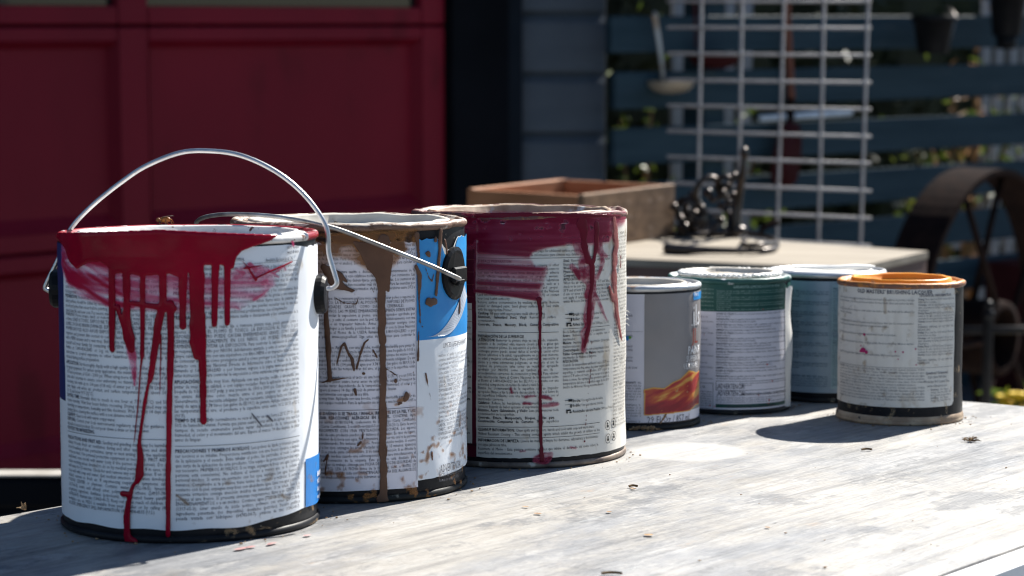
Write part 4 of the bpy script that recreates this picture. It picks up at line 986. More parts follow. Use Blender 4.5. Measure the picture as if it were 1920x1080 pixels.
P.flow(ua, ue, L(700, 648)[1], L(700, 764)[1], pt, sz, ES[2:5], 0.86, True)
zr = L(700, 768)[1]; P.rule(ua, ue, zr, 0.0003)
P.flow(ua, ue, zr-0.0014, 0.0115, pt, sz, ES3, 0.86, False)
c2.print_obj(P, M['ink'], lab2, 0.0010)
P = Print(); P.line('LIMITED LIFETIME WARRANTY', L(829, 652)[0], L(829, 652)[1], 0.0042, 0.72)
P.flow(L(820, 700)[0], 0.128, L(830, 663)[1], L(830, 830)[1], 0.0031, 0.0028, [('', "tradition of quality in every gallon we make and your complete satisfaction with our products. If this product fails to perform, we will provide a replacement or refund of the purchase price. Guarantee."), ('', 'Some states do not allow limitation so the above may not apply to you. This limited warranty GIVES you specific rights. LABOR, COSTS OF APPLICATION, OR ANY OTHER DIRECT, INDIRECT, SPECIAL OR CONSEQUENTIAL DAMAGES ARE EXCLUDED. To make a claim send proof of purchase to the address below.')], 0.86, True)
P.line('¡ADVERTENCIA!', L(821, 885)[0], L(821, 887)[1], 0.0072, 0.62)
for k, t in enumerate(('EVITE la exposición. LEA la etiqueta', 'Proteja los ojos, piel. LAVE')): P.line(t, L(821, 890)[0], L(821, 895)[1]-k*0.0033, 0.003, 0.8)
c2.print_obj(P, M['ink_grey'], lab2b, 0.0017)
F2 = Field(c2, 575, 872, 420, 946)
F2.poly([(660,452),(672,470),(690,505),(703,520),(708,545),(724,545),(728,500),(730,452),(725,440),(715,452),(690,455)])
for s_ in [[(716,450,20),(716,520,15),(715,560,14),(716,640,14)], [(716,652,13),(717,700,15),(716,760,14),(717,850,14),(718,938,12)], [(733,470,8),(730,510,5),(727,545,5)],
           [(612,540,9),(613,600,9),(617,660,9),(619,712,7)], [(608,500,12),(622,520,20),(634,534,18),(650,541,9),(664,545,3)], [(618,505,12),(638,515,8),(650,528,4)], [(600,718,2),(622,712,4),(650,708,2)], [(780,440,9),(783,480,7)], [(778,500,8),(785,515,9),(784,560,3),(787,610,2)],
           [(824,432,10),(822,470,8),(818,520,7),(815,552,6)], [(832,450,5),(836,480,5)], [(858,556,4),(857,586,6)], [(715,938,22),(720,938,18)],
           [(626,556,2),(645,568,2),(668,570,2),(672,556,2),(655,545,2),(636,535,2)], [(632,682,3),(640,650,3),(646,642,3),(652,660,3),(660,672,8),(664,696,2)], [(668,692,3),(676,660,4),(683,642,3),(690,636,3)],
           [(698,655,3),(706,670,4)], [(722,690,2),(740,702,2),(765,722,2),(776,690,1.5)], [(784,600,1.5),(783,640,3),(782,676,4)], [(681,478,1.5),(692,520,1.5),(706,570,1.5)],
           [(796,700,4),(800,722,2),(806,752,1.5)], [(807,848,4),(808,862,3)], [(665,730,5),(668,742,2)], [(680,808,2),(679,822,4)], [(608,865,3),(616,852,3),(611,880,2),(613,898,2)], [(670,835,4),(676,828,5)],
           [(822,640,1),(824,720,1.2),(826,780,1.2),(832,850,1.4)], [(816,515,1.2),(817,600,1.2)], [(795,500,2),(802,520,2),(808,528,2),(812,512,1.5)]]:
    F2.stroke(s_, 0.3)
for b in ((806, 566, 13, 9), (801, 476, 6), (815, 449, 5), (760, 744, 6, 9), (748, 756, 5, 3), (681, 700, 3), (740, 714, 4), (790, 612, 2), ): F2.blob(*b)
F2.raised('paint_drips', M['brown_paint'], c2.root, 0.0006, 0.0017, 1, 0.25)
S = Field(c2, 560, 872, 428, 960)
m = S.blur(S.poly_mask([(560,440),(560,540),(598,530),(612,500),(622,482),(655,486),(680,500),(700,515),(735,500),(760,470),(782,450),(780,430)])*1.0, 2)
S.f = m*np.clip(0.60+1.5*(fnoise(S.gu*110, S.gz*130, 41)-0.5)+0.25*sm(S.gz, 0.165, 0.18), 0.12, 0.97)*(1-0.9*sm(fnoise(S.gu*140, S.gz*170, 44), 0.68, 0.72))
m2 = S.blur(S.poly_mask([(735,432),(782,432),(782,470),(735,468)])*1.0, 1); S.f = S.f*(1-m2*(fnoise(S.gu*160, S.gz*90, 45) > 0.5)*0.8)
g = np.clip((fnoise(S.gu*190, S.gz*190, 47)-0.655)*6, 0, 0.7)*sm(S.gz, 0.085, 0.03); S.f = np.maximum(S.f, g)
cr = S.stroke_mask([(788,850,5),(815,832,8),(832,838,7),(845,825,4)], 0.5)*(fnoise(S.gu*300, S.gz*300, 49) > 0.5)*0.7; S.f = np.maximum(S.f, cr)
cr = S.stroke_mask([(740,760,6),(752,752,16),(764,742,10)], 0.5)*(fnoise(S.gu*200, S.gz*500, 50) > 0.45)*0.7; S.f = np.maximum(S.f, cr)
S.f = S.blur(S.f, 1)*(S.f > 0.02)
S.film('paint_smear', M['brown_smear'], c2.root, 0.00165)
hp = [(862,523,1.532),(845,515,1.525),(800,495,1.52),(700,455,1.51),(640,432,1.505),(600,421,1.502),(560,413,1.505),(515,406,1.515),(470,402.5,1.53),(420,402,1.555),(385,407,1.60),(369,416,1.625),(372,426,1.65),(405,440,1.665),(440,470,1.665),(474,498,1.655)]
bail(c2, [t_depth(*p) for p in hp], 0.0016, M['steel_old'])
ear(c2, L(850, 512)[0]/c2.R, L(850, 512)[1], 0.034, 0.038, M['black_plastic'], True, 0.0035)
ear(c2, L(850, 512)[0]/c2.R - math.pi, L(850, 512)[1], 0.034, 0.038, M['black_plastic'], True, 0.0035)

# ---- 3: maroon paint, text label
c3 = Can(974, 846, 0.0842, 0.1945, 'text covered paint can smeared with dried maroon paint, rusty rim and open top')
L = lambda px, py, c=c3: c.uz(px, py)
build_can(c3, M['black_metal'], M['rim_maroon'], M['rusty_lid'], M['rusty_steel'], wave=0.0018, seed=9, depth=0.008,
          attr=lambda a, r, z: np.where(z > 0.994, 0.55, np.where((a > -1.7) & (a < 1.35), 0.78, 0.5)))
ul = L(893, 700)[0]
lab3 = c3.patch('label', ul, 0.150, 0.0075, 0.187, 0.0004, M['cream_label'], c3.root, lambda u: 0.0006*vnoise(u*300, 9.0), None, lambda u, z: 0.0005*sm(u, 0.06, 0.1)*fnoise(u*70, z*40, 24), 36)
c3.patch('maroon_border', -0.135, ul+0.0002, 0.0075, 0.187, 0.0004, M['maroon_print'], c3.root)
u2 = L(886, 700)[0]
nar = c3.patch('narrow_label', -0.12, u2, 0.018, L(880, 568)[1], 0.0008, M['cream_label'], c3.root)
P = Print()
for k in range(38): P.line(rnd.choice(['fectos adversos sobre la piel', 'mes y vapores de pintura', 'COMPANY', 'DAÑOS', 'limpieza y agua en los', 'consulte al médico', 'EXCLUSIVO', 'de la garantía limitada', 'uso ventilado', 'WARRANTY', 'superficie pintada y seca', 'contiene gases o']).rjust(6), u2-0.0225-0.003*rnd.random(), L(880, 580)[1]-k*0.0029, 0.0027, 0.85, k % 6 == 0)
c3.print_obj(P, M['ink_black'], nar, 0.0012)
P = Print()
for k in range(9):
    z_ = 0.178-k*0.0095; P.rule(u2-0.02, ul-0.001, z_, 0.0003)
c3.print_obj(P, M['pink_old_paint'], nar, 0.0012)
hb = c3.patch('header_bar', L(897, 440)[0], L(1141, 440)[0], L(1000, 458)[1], L(1000, 420)[1], 0.0008, M['ink_black'], lab3, nz=8)
P = Print(); zc = lambda py: L(1000, py)[1]
P.line('350 - 400', L(942, 440)[0], zc(440), 0.0075, 0.85, True); P.line('SQ FT/GAL', L(948, 450)[0], zc(452), 0.004, 0.9)
P.line('Cobertura', L(904, 452)[0], zc(449), 0.004, 0.9); P.rule(L(999, 440)[0], L(999.6, 440)[0], zc(457), 0.015)
P.ring(L(1016, 440)[0], zc(439), 0.0056, 0.0005); P.line('4', L(1013, 441)[0], zc(443), 0.008, 0.8)
P.line('Dries to touch / Seca', L(1034, 437)[0], zc(436), 0.0028, 0.85); P.line('1 HOUR', L(1034, 445)[0], zc(446), 0.004, 0.85); P.rule(L(1034, 440)[0], L(1062, 440)[0], zc(441), 0.0003)
P.line('3', L(1067, 432)[0], zc(433), 0.006, 0.9); P.line('Recoat 4 hours', L(1100, 449)[0], zc(449), 0.0035, 0.85, True)
hp_ = c3.print_obj(P, M['pink_old_paint'], lab3, 0.0012)
P = Print(); pt = 0.00283; sz = 0.0027; a1_, b1_ = L(897, 640)[0], L(1047, 640)[0]; a2_, b2_ = L(1055, 640)[0], L(1141, 640)[0]
P.line('Federal recommendations', L(950, 463)[0], zc(463.5), 0.0027, 0.85); P.line('Temperature and humidity may extend', L(1020, 463)[0], zc(462), 0.0027, 0.85)
P.line('See data page for additional surface preparation', L(988, 473)[0], zc(473), 0.0028, 0.85); P.line('Consulte la página de información para obtener más detalles sobre', L(950, 479)[0], zc(480.5), 0.0028, 0.85)
P.rule(a1_, b2_, zc(484.5), 0.0003)
z = P.flow(a1_, b1_, L(970, 488)[1], L(970, 618)[1], pt, sz, SW1, 0.87, False)
zr = L(970, 624)[1]; P.rule(a1_, b1_, zr, 0.0003)
P.flow(a1_, b1_, zr-0.002, L(970, 796)[1], pt, sz, SW2, 0.87, False)
P.flow(a2_, b2_, L(1095, 485)[1], L(1095, 590)[1], pt, sz, SW3, 0.84, False)
P.flow(a2_, b2_, L(1095, 618)[1], L(1095, 748)[1], pt, sz, SW4, 0.84, False)
P.rule(a2_, b2_, L(1095, 615)[1], 0.0003)
for k, (t, y1, y2) in enumerate((('Brush:', 592, 754), ('Roller:', 601, 763), ('Airless Spray:', 611, 774))):
    for y, t2 in ((y1, (t, 'Use a nylon/polyester brush.', 'Use a 3/8" nap cover.', 'Pressure 2000 psi, Tip .015')), (y2, (['Brocha:', 'Rodillo:', 'Atomizador sin aire Presión:'][k], 'Use una brocha de nailon.', 'Use una cubierta sintética.', '2000 p.s.i. Punta .015"'))):
        u, z = L(1073, y); e = P.line(t2[0], u, z, 0.0028, 0.85, True); P.line(' ' + t2[1+k], e, z, 0.0027, 0.82)
        u, z = L(1059, y)
        if k == 0: P.rect(u, u+0.003, z+0.0008, z+0.0012); P.rect(u+0.003, u+0.0062, z+0.0002, z+0.002)
        elif k == 1: P.rect(u, u+0.004, z+0.0014, z+0.0017); P.rect(u+0.0045, u+0.0058, z-0.0008, z+0.0018)
        else: P.rect(u+0.001, u+0.005, z+0.0013, z+0.0024); P.rect(u+0.001, u+0.0022, z-0.0005, z+0.0015); P.rect(u+0.0038, u+0.0055, z-0.0005, z+0.0008)
z1, z2, z3 = L(1000, 801)[1], L(1000, 821)[1], L(1000, 845)[1]
P.rule(a1_, b2_-0.012, z1, 0.0003); P.rule(a1_, b2_-0.012, z2, 0.0003)
P.flow(a1_, b2_-0.012, z1-0.0012, z2, pt+0.0004, 0.0028, [('CLEANUP INFORMATION:', 'Clean spills and spatters, hands and tools with soap and warm water.'), ('', 'Mildew Resistant Coating - This coating contains agents which inhibit the growth of mildew on the surface of this coating film.')], 0.86, False)
P.flow(a1_, b2_-0.014, z2-0.0012, z3-0.005, pt+0.0004, 0.0028, [('INFORMACION DE LIMPIEZA:', 'Lávese las manos y limpie los derrames, salpicaduras y herramientas con agua jabonosa tibia.'), ('', 'Resistente al Moho - Esta pintura contiene agentes que inhibe el desarrollo del moho sobre la superficie del revestimiento.')], 0.86, False)
P.flow(a1_, b2_-0.016, z3-0.005, 0.0095, pt+0.0006, 0.0028, [('', 'Do not pour unused contents down the drain. Consult your local authorities for method of disposal and recycling.'), ('', 'No vierta el contenido sin usar en el desagüe. Consulte a las autoridades locales el método adecuado de eliminación y reciclaje.')], 0.86, False)
for (px, py) in ((1138, 797), (1149, 793), (1138, 822), (1149, 817)):
    u, z = L(px, py); P.ring(u, z, 0.0038, 0.0004); P.rect(u-0.0012, u+0.0012, z-0.0018, z+0.0002); P.dot(u, z+0.0012, 0.0009)
ur = L(1149, 640)[0]
P.flow(ur, ur+0.03, 0.178, L(1155, 800)[1], pt, sz, [('', 'LIMITED WARRANTY This product is manufactured under supervision of our quality control. Use of this product is acceptance of its terms. Garantía limitada. Nuestros productos se fabrican bajo control de calidad.')], 0.84, True)
c3.print_obj(P, M['ink_black'], lab3, 0.0011)
# translucent maroon over the upper label
S = Field(c3, 874, 1168, 405, 870)
hs = lambda fu, fz, sd, sh=0.0: fnoise(S.gu*fu, (S.gz+sh*S.gu)*fz, sd)
top = S.blur(S.poly_mask([(868,396),(1172,396),(1168,418),(1150,426),(1140,452),(1120,458),(1060,456),(1000,458),(895,462),(868,470)])*1.0, 3)
S.f = top*np.clip(0.86+0.9*(hs(22, 260, 61)-0.5), 0.4, 0.97)*(1-0.9*sm(fnoise(S.gu*150, S.gz*240, 69), 0.70, 0.74))
mid = S.blur(S.poly_mask([(893,452),(1062,452),(1058,466),(1046,476),(1025,496),(1020,520),(1012,545),(1012,560),(960,556),(893,546)])*1.0, 3)
S.f = np.maximum(S.f, mid*np.clip(0.62+1.25*(0.6*vnoise(S.gu*9, (S.gz+0.05*S.gu)*300, 63)+0.4*vnoise(S.gu*16, (S.gz+0.07*S.gu)*700, 64)-0.5)+0.25*sm(S.gu, -0.045, -0.075)+0.35*sm(S.gz, zc(478), zc(460)), 0.05, 0.94))
S.f = np.maximum(S.f, S.stroke_mask([(893,545,6),(950,552,7),(1012,561,7)])*0.93)
S.f *= 1-S.blur(S.poly_mask([(993,482),(1000,472),(1030,464),(1068,458),(1070,470),(1045,482),(1022,500),(1003,500)])*1.0, 1)
for s_ in ([(1085,440,20),(1098,500,30),(1106,545,26),(1100,610,24),(1095,655,14)], [(1075,440,16),(1082,475,10)], [(1120,440,20),(1128,490,10),(1118,520,8)], [(1150,415,14),(1152,470,18),(1148,520,16),(1152,590,14),(1160,630,7)], [(1070,500,12),(1085,520,10)], [(1118,470,10),(1135,480,8)], [(1112,545,6),(1128,585,8),(1135,600,4)]):
    S.f = np.maximum(S.f, S.stroke_mask(s_, 0.45)*np.clip(0.55+1.6*(hs(200, 260, 66)-0.42), 0, 0.9))
for s_ in ([(985,744,5),(1002,742,3)], [(1017,744,10),(1033,748,5)], [(1018,761,8),(1045,757,8)], [(958,728,5),(960,736,6)], [(983,756,7),(995,757,6)], [(1002,862,14),(1020,860,20),(1032,852,8)], [(975,846,5),(985,845,4)], [(1068,838,4),(1078,840,3)]):
    S.f = np.maximum(S.f, S.stroke_mask(s_, 0.5)*np.clip(0.6+1.5*(hs(250, 400, 68)-0.42), 0.1, 0.9))
S.f = S.blur(S.f, 1)*(S.f > 0.02)
S.film('paint_smear', M['maroon_smear'], c3.root, 0.0015)
F3 = Field(c3, 874, 1170, 400, 872)
for s_ in [[(1010,561,8),(1012,580,6),(1012,700,6),(1013,800,6),(1015,862,7)], [(1090,420,22),(1092,455,14),(1099,490,8)], [(1115,420,14),(1116,455,10),(1110,490,7)],
           [(1100,480,9),(1108,500,10),(1107,540,8),(1103,570,10),(1103,610,10),(1097,640,8),(1095,652,4)],
           [(1109,610,1.5),(1107,690,1.6),(1099,760,1.5),(1094,826,1.6)], [(895,404,8),(1000,402,7),(1100,404,8),(1160,404,7)]]: F3.stroke(s_, 0.35)
F3.blob(1094, 827, 2.2)
F3.raised('paint_drips', M['maroon_paint'], c3.root, 0.0004, 0.0016, 1, 0.4)
F3 = Field(c3, 1130, 1172, 405, 650)
for s_ in [[(1148,410,20),(1152,450,16),(1148,500,14),(1150,560,15),(1157,610,10),(1163,640,4)], [(1140,540,8),(1146,560,10)], [(1160,480,6),(1160,500,5)]]: F3.stroke(s_, 0.5)
F3.raised('dried_paint', M['pink_old_paint'], c3.root, 0.0004, 0.0016, 1, 0.55)
# frayed paper at the seam on the right silhouette
mb = MB()
for k in range(4):
    a = R_(86+rnd.random()*5); z = L(1169, 585)[1]-rnd.random()*0.012; p = Vector((math.sin(a)*c3.R, -math.cos(a)*c3.R, z)); q = p + Vector((0.002+0.0018*rnd.random(), -0.001, -0.003+0.004*rnd.random()))
    mb.tube([p, (p+q)/2+Vector((0, 0, 0.001)), q], [0.0006, 0.0005, 0.0002], 5)
obj('frayed_paper', mb.vf(), M['white_paint'], c3.root)

# ---- 4: grey panel with flame print (quart)
c4 = Can(1193, 790, 0.0548, 0.1235, 'small grey and white paint can printed with an orange and red flame of paint')
L = lambda px, py, c=c4: c.uz(px, py)
build_can(c4, M['black_metal'], M['rim_steel'], M['white_lid'], M['black_dull'], wave=0.0003, seed=3, attr=lambda a, r, z: np.where(z > 0.99, 0.35, 0.25))
c4.patch('black_band', -0.16, 0.16, 0.1165, 0.1195, 0.0003, M['ink_black'], c4.root, nz=3)
ug = L(1208, 660)[0]; zl = L(1255, 773)[1]; zt4 = 0.1165
lab4 = c4.patch('label', -0.150, 0.150, 0.0065, zt4, 0.0003, M['lilac_label'], c4.root)
gp = c4.patch('grey_panel', ug, 0.120, zl, zt4, 0.0006, M['grey_print'], c4.root)
tagp = c4.patch('blue_tag', L(1298, 560)[0], 0.100, L(1302, 562)[1], zt4-0.0008, 0.0009, M['sky_print'], c4.root, nz=6)
P = Print(); P.line('No.1', L(1299, 555)[0], L(1301, 555)[1], 0.0052, 0.9, True)
P.line('ils', L(1296, 605)[0], L(1300, 610)[1], 0.0235, 0.75); P.line('.', L(1293, 605)[0], L(1300, 610)[1], 0.014, 0.9)
P.line('PAINT', L(1288, 661)[0], L(1295, 663)[1], 0.0085, 0.85, True); P.line('SUPERIOR', L(1285, 674)[0], L(1295, 677)[1], 0.0066, 0.85); P.line('ULTIMATE', L(1280, 686)[0], L(1295, 690)[1], 0.0062, 0.8)
c4.print_obj(P, M['ink_white'], gp, 0.0013)
P = Print(); P.line('JL', L(1295, 640)[0], L(1300, 643)[1], 0.017, 0.8); c4.print_obj(P, flat('brick_print', (0.35, 0.07, 0.05)), gp, 0.0013)
P = Print(); P.line('29 Fl Oz / 857 mL', L(1213, 792)[0], L(1240, 793)[1], 0.0078, 0.8); c4.print_obj(P, M['ink_grey'], lab4, 0.0008)
P = Print(); ua = ug-0.034
for t, py in (('Matte smooth velvet finish', 594), ('for all walls', 632), ('Fast drying mejor', 651), ('soporta todo el clima', 658), ('Resiste', 665), ('máxima aplicación', 672), ('de alta calidad y revista', 678), ('LOW ODOR COV', 692)):
    w_ = text_w(t, 0.85)*0.0027; P.line(t, ug-0.0098-w_ if len(t) > 12 else ug-0.024, L(1190, py)[1], 0.0027, 0.85)
P.rule(ug-0.03, ug-0.0015, L(1190, 622)[1], 0.0002)
P.flow(ua, ug-0.0025, L(1190, 716)[1], L(1190, 752)[1], 0.00235, 0.0023, [('ULTRA LIFETIME WARRANTY', 'We guarantee complete satisfaction with this product. If the product fails to satisfy, bring any unused portion back and you will receive, at our company, and your choice a refund or a full refund or of labor for the work you purchased or.')], 0.82, False)
P.flow(ua, ug-0.0025, L(1190, 757)[1], L(1190, 792)[1], 0.00235, 0.0023, [('DEL FABRICANTE', 'Garantizamos la satisfacción por este producto. Si el producto no satisface, devuelva lo no usado a la tienda pública otra porción del producto, la compañía le devuelve el valor de la compra de la mano.')], 0.82, True)
c4.print_obj(P, M['ink_grey'], lab4, 0.0008)
P = Print(); u, z = L(1176, 634); P.dot(u, z, 0.0016, 0.0022); c4.print_obj(P, M['sky_print'], lab4, 0.0009)
P = Print(); P.dot(u+0.0024, z+0.0006, 0.0013, 0.0012); P.dot(u-0.002, z+0.0006, 0.0012, 0.001); c4.print_obj(P, flat('leaf_print', (0.15, 0.4, 0.05)), lab4, 0.0010)
S = Field(c4, 1209, 1306, 690, 782)
base = S.blur(S.poly_mask([(1209,732),(1225,728),(1245,730),(1262,718),(1275,712),(1290,696),(1304,700),(1318,690),(1318,752),(1302,757),(1290,768),(1270,771),(1240,774),(1209,777)])*1.0, 1)
wv = fnoise(S.gu*55, (S.gz-0.35*S.gu)*260, 71)
S.f = base*np.clip(0.30+1.3*(wv-0.42)+0.6*sm(S.gz, zl+0.013, zl+0.003), 0.12, 1.0)*(fnoise(S.gu*160, (S.gz-.5*S.gu)*320, 73) > 0.2)
m, n, l, b = nodes_of('flame_print')
at = n.new('ShaderNodeAttribute'); at.attribute_name = 'cover'
r = ramp(n, [(0.1, (0.60, 0.33, 0.07)), (0.24, (0.54, 0.17, 0.03)), (0.40, (0.44, 0.06, 0.02)), (0.62, (0.34, 0.015, 0.02)), (1.0, (0.22, 0.005, 0.012))]); l.new(at.outputs['Fac'], r.inputs[0]); l.new(r.outputs[0], b.inputs['Base Color']); b.inputs['Roughness'].default_value = 0.4
S.film('flame_print', m, gp, 0.0010)
mb = MB()
for k in range(70):
    t = rnd.random(); px = 1180+t*55; py = 806-7*max(0, math.sin(t*3))*rnd.random()-1.5*rnd.random()
    if k > 60: px = 1236+(k-60)*1.3; py = 796-(k-60)*2.2
    u, z = L(px, min(py, 806)); a = u/c4.R; mb.ball((math.sin(a)*(c4.R+.001), -math.cos(a)*(c4.R+.001), max(z, 0.001)), 0.0005+0.0009*rnd.random(), n=5, m=4)
obj('dried_dirt', mb.vf(), M['dirt'], c4.root)

# ---- 5: green band (quart)
c5 = Can(1366, 762, 0.0552, 0.1225, 'small can with a dark green banded label, peeling white paper edge and crumpled white lid')
L = lambda px, py, c=c5: c.uz(px, py)
build_can(c5, M['black_metal'], M['rim_green'], M['white_lid'], M['black_dull'], rise=0.0032, depth=0.004, wave=0.0009, seed=12, attr=lambda a, r, z: np.where(r > 0.985, 0.72, 0.34))
zg, zgb, zt5 = L(1420, 584)[1], L(1420, 769)[1], L(1420, 533)[1]
uw = L(1474, 600)[0]
lab5 = c5.patch('label', -0.150, uw, 0.0045, zg, 0.0003, M['lilac_label'], c5.root)
gb = c5.patch('green_band', -0.150, uw, zg, zt5, 0.0004, M['green_print'], c5.root, None, lambda u: -0.004*sm(u, uw-0.006, uw))
c5.patch('green_stripe', L(1342, 770)[0], uw, 0.0062, 0.0095, 0.0006, M['green_print'], c5.root, nz=3)
c5.patch('green_side', uw+0.002, 0.150, 0.05, zt5, 0.0003, M['green_print'], c5.root)
c5.patch('white_side', uw+0.002, 0.150, 0.0045, 0.05, 0.0003, M['white_label'], c5.root)
c5.patch('peeling_paper', uw-0.003, uw+0.012, 0.002, zt5-0.003, 0.0006, M['white_paint'], c5.root, lambda u: 0.001*vnoise(u*900, 2.0), lambda u: -0.004*vnoise(u*700, 1.0), lambda u, z: 0.0022*sm(u, uw-0.002, uw+0.010)*(0.4+0.8*fnoise(z*60, 1.0, 3)), 30)
P = Print(); ua, ue = L(1343, 660)[0], L(1471, 660)[0]; ul_ = L(1255, 660)[0]; um = L(1338, 660)[0]
P.line('GARANTÍA LIMITADA DE POR VIDA', L(1374, 540)[0], L(1410, 540)[1], 0.0032, 0.95)
P.flow(ua, ue-0.004, L(1400, 544)[1], zg+0.0005, 0.00185, 0.0017, [('', 'Garantizamos que este producto, cuando se aplica de acuerdo con las instrucciones de la etiqueta, protegerá la superficie. Si el producto no cumple, le reemplazamos el producto o le devolvemos el precio de compra. Esta garantía no incluye mano de obra.')], 0.85)
P.flow(ul_, um, L(1320, 540)[1], zg+0.0005, 0.00185, 0.0017, [('', 'Limited lifetime warranty. We guarantee that this product when applied per label directions will satisfy the buyer.')], 0.85)
c5.print_obj(P, pm('ink_pale_green', (0.35, 0.5, 0.45)), gb, 0.0010)
P = Print()
P.flow(ua, ue, L(1400, 587)[1], L(1400, 712)[1], 0.0021, 0.00195, [('DÓNDE SE UTILIZA', 'El producto es ideal para barandas, puertas, molduras, muebles, metales y madera interior y exterior.'), ('PREPARACIÓN', 'Limpie la superficie. Lije las áreas brillantes y quite el polvo. Imprima las superficies nuevas con imprimador. Retire la pintura suelta con espátula.'), ('APLICACIÓN', 'Agite bien. Aplique con brocha, rodillo o pulverizador cuando la temperatura sea mayor de 50°F. No diluya. Seca al tacto en 1-2 horas; aplique la segunda capa en 4 horas.'), ('LIMPIEZA', 'Limpie las herramientas con agua y jabón inmediatamente después de usarlas.')], 0.86, gap=0.0006)
P.frame(ua, ue, L(1400, 732)[1], L(1400, 715)[1], 0.0003); P.line('¡ADVERTENCIA!', ua+0.0008, L(1370, 729)[1], 0.0058, 0.62)
P.flow(ua+0.021, ue-0.001, L(1400, 717)[1], L(1400, 731)[1], 0.0018, 0.0017, [('', 'Si raspa, lija o remueve la pintura vieja, puede liberar polvo de plomo. EL PLOMO ES TÓXICO. Lea todo.')], 0.85, False)
P.line('¡ADVERTENCIA!', ua+0.0008, L(1370, 742)[1], 0.0058, 0.62); P.line('¡IRRITANTE! ES DAÑINO SI SE INHALA. CONTIENE ETILENGLICOL', ua+0.023, L(1400, 741)[1], 0.0025, 0.7, True)
P.flow(ua, ue, L(1400, 744)[1], L(1400, 757)[1], 0.0019, 0.0018, [('', 'Use sólo con ventilación adecuada. Evite el contacto con la piel y los ojos. Para primeros auxilios lave con agua; si ingiere llame al centro de envenenamiento. No induzca el vómito. Cierre el recipiente.')], 0.86)
P.line('PRECAUCIÓN: NO SE DEJE AL ALCANCE DE LOS NIÑOS', ua+0.010, L(1400, 764)[1], 0.0026, 0.72, True)
P.flow(ul_, um, L(1320, 592)[1], L(1320, 712)[1], 0.0021, 0.00195, [('WHERE TO USE', 'Ideal for doors, trim, railings, cabinets, wood and metal inside or out.'), ('DIRECTIONS', 'Stir well. Apply by brush, roller or spray above 50°F. Dry to touch in 1-2 hours. Recoat in 4 hours.')], 0.86, gap=0.002)
P.frame(ul_, um, L(1320, 765)[1], L(1320, 718)[1], 0.0003); P.line('HARMFUL OR', um-0.022, L(1330, 728)[1], 0.003, 0.8); P.flow(ul_+0.001, um-0.001, L(1320, 732)[1], L(1320, 764)[1], 0.0021, 0.0019, EN2, 0.86, False)
c5.print_obj(P, M['ink'], lab5, 0.0008)
P = Print()
for px, py, r_ in ((1437, 683, .0012), (1446, 714, .0009), (1421, 741, .0008), (1440, 750, .0013), (1439, 756, .0009), (1332, 760, .0009), (1340, 762, .0008), (1321, 627, .0006), (1430, 580, .0007)):
    u, z = L(px, py); P.dot(u, z, r_*0.6, r_*0.8, 8)
c5.print_obj(P, M['red_dot'], lab5, 0.0011)
mb = MB()   # crust of paint round the lid
for k in range(64):
    a = 2*math.pi*k/64; r_ = c5.R-0.0105+0.0016*rnd.random(); mb.ball((r_*math.sin(a), -r_*math.cos(a), c5.H+0.0012+0.0008*rnd.random()), (0.0028, 0.0028, 0.0012+0.0008*rnd.random()), n=7, m=5)
obj('paint_crust', mb.vf(), M['white_paint'], c5.root, True)

# ---- 6: teal label (quart, behind)
c6 = Can(1548, 741, 0.0548, 0.1215, 'small teal blue labelled can half hidden behind the orange topped one')
L = lambda px, py, c=c6: c.uz(px, py)
build_can(c6, M['black_metal'], M['rim_steel'], M['white_paint'], M['black_dull'], rise=0.0, depth=0.003, wave=0.0004, seed=21, attr=lambda a, r, z: 0.1+0*a)
lab6 = c6.patch('label', -0.150, 0.150, 0.009, 0.1135, 0.0003, M['teal_print'], c6.root)
ua, ue = L(1482, 640)[0], L(1552, 640)[0]
P = Print()
P.flow(ua, ue, L(1520, 545)[1], L(1520, 700)[1], 0.0022, 0.002, [('IDEAL FOR', 'garage floors, patios, wood and masonry. Clean and etch before coating; allow the surface to dry.'), ('DIRECTIONS', 'Mix thoroughly. Apply two thin coats by roller. Recoat within 24 hours. Clean tools with mineral spirits.'), ('USOS', 'pisos de garaje, patios, madera y mampostería. Limpie antes de aplicar la pintura; deje secar la superficie.')], 0.88, gap=0.003)
P.flow(ua, ue, L(1520, 704)[1], 0.014, 0.0022, 0.002, EN2, 0.88)
u3 = L(1559, 640)[0]
P.flow(u3+0.001, u3+0.04, L(1570, 540)[1], 0.014, 0.0022, 0.002, EN2, 0.88)
c6.print_obj(P, pm('ink_teal', (0.03, 0.09, 0.13)), lab6, 0.0011)
pan = c6.patch('pale_panel', u3, u3+0.042, L(1565, 620)[1], L(1565, 533)[1], 0.0006, pm('pale_teal', (0.35, 0.5, 0.55)), c6.root, nz=4)
pan = c6.patch('pale_panel', u3, u3+0.042, 0.013, L(1565, 632)[1], 0.0006, bpy.data.materials['pale_teal'], c6.root, nz=4)
mb = MB()
mb.tube([(-0.035, 0.0, 0.1225), (0.0, -0.01, 0.1228), (0.025, 0.0, 0.1235), (0.045, 0.012, 0.1232)], [0.001, 0.0022, 0.0026, 0.001], 8, 4)
obj('wrinkled_film', mb.vf(), M['white_paint'], c6.root, True)

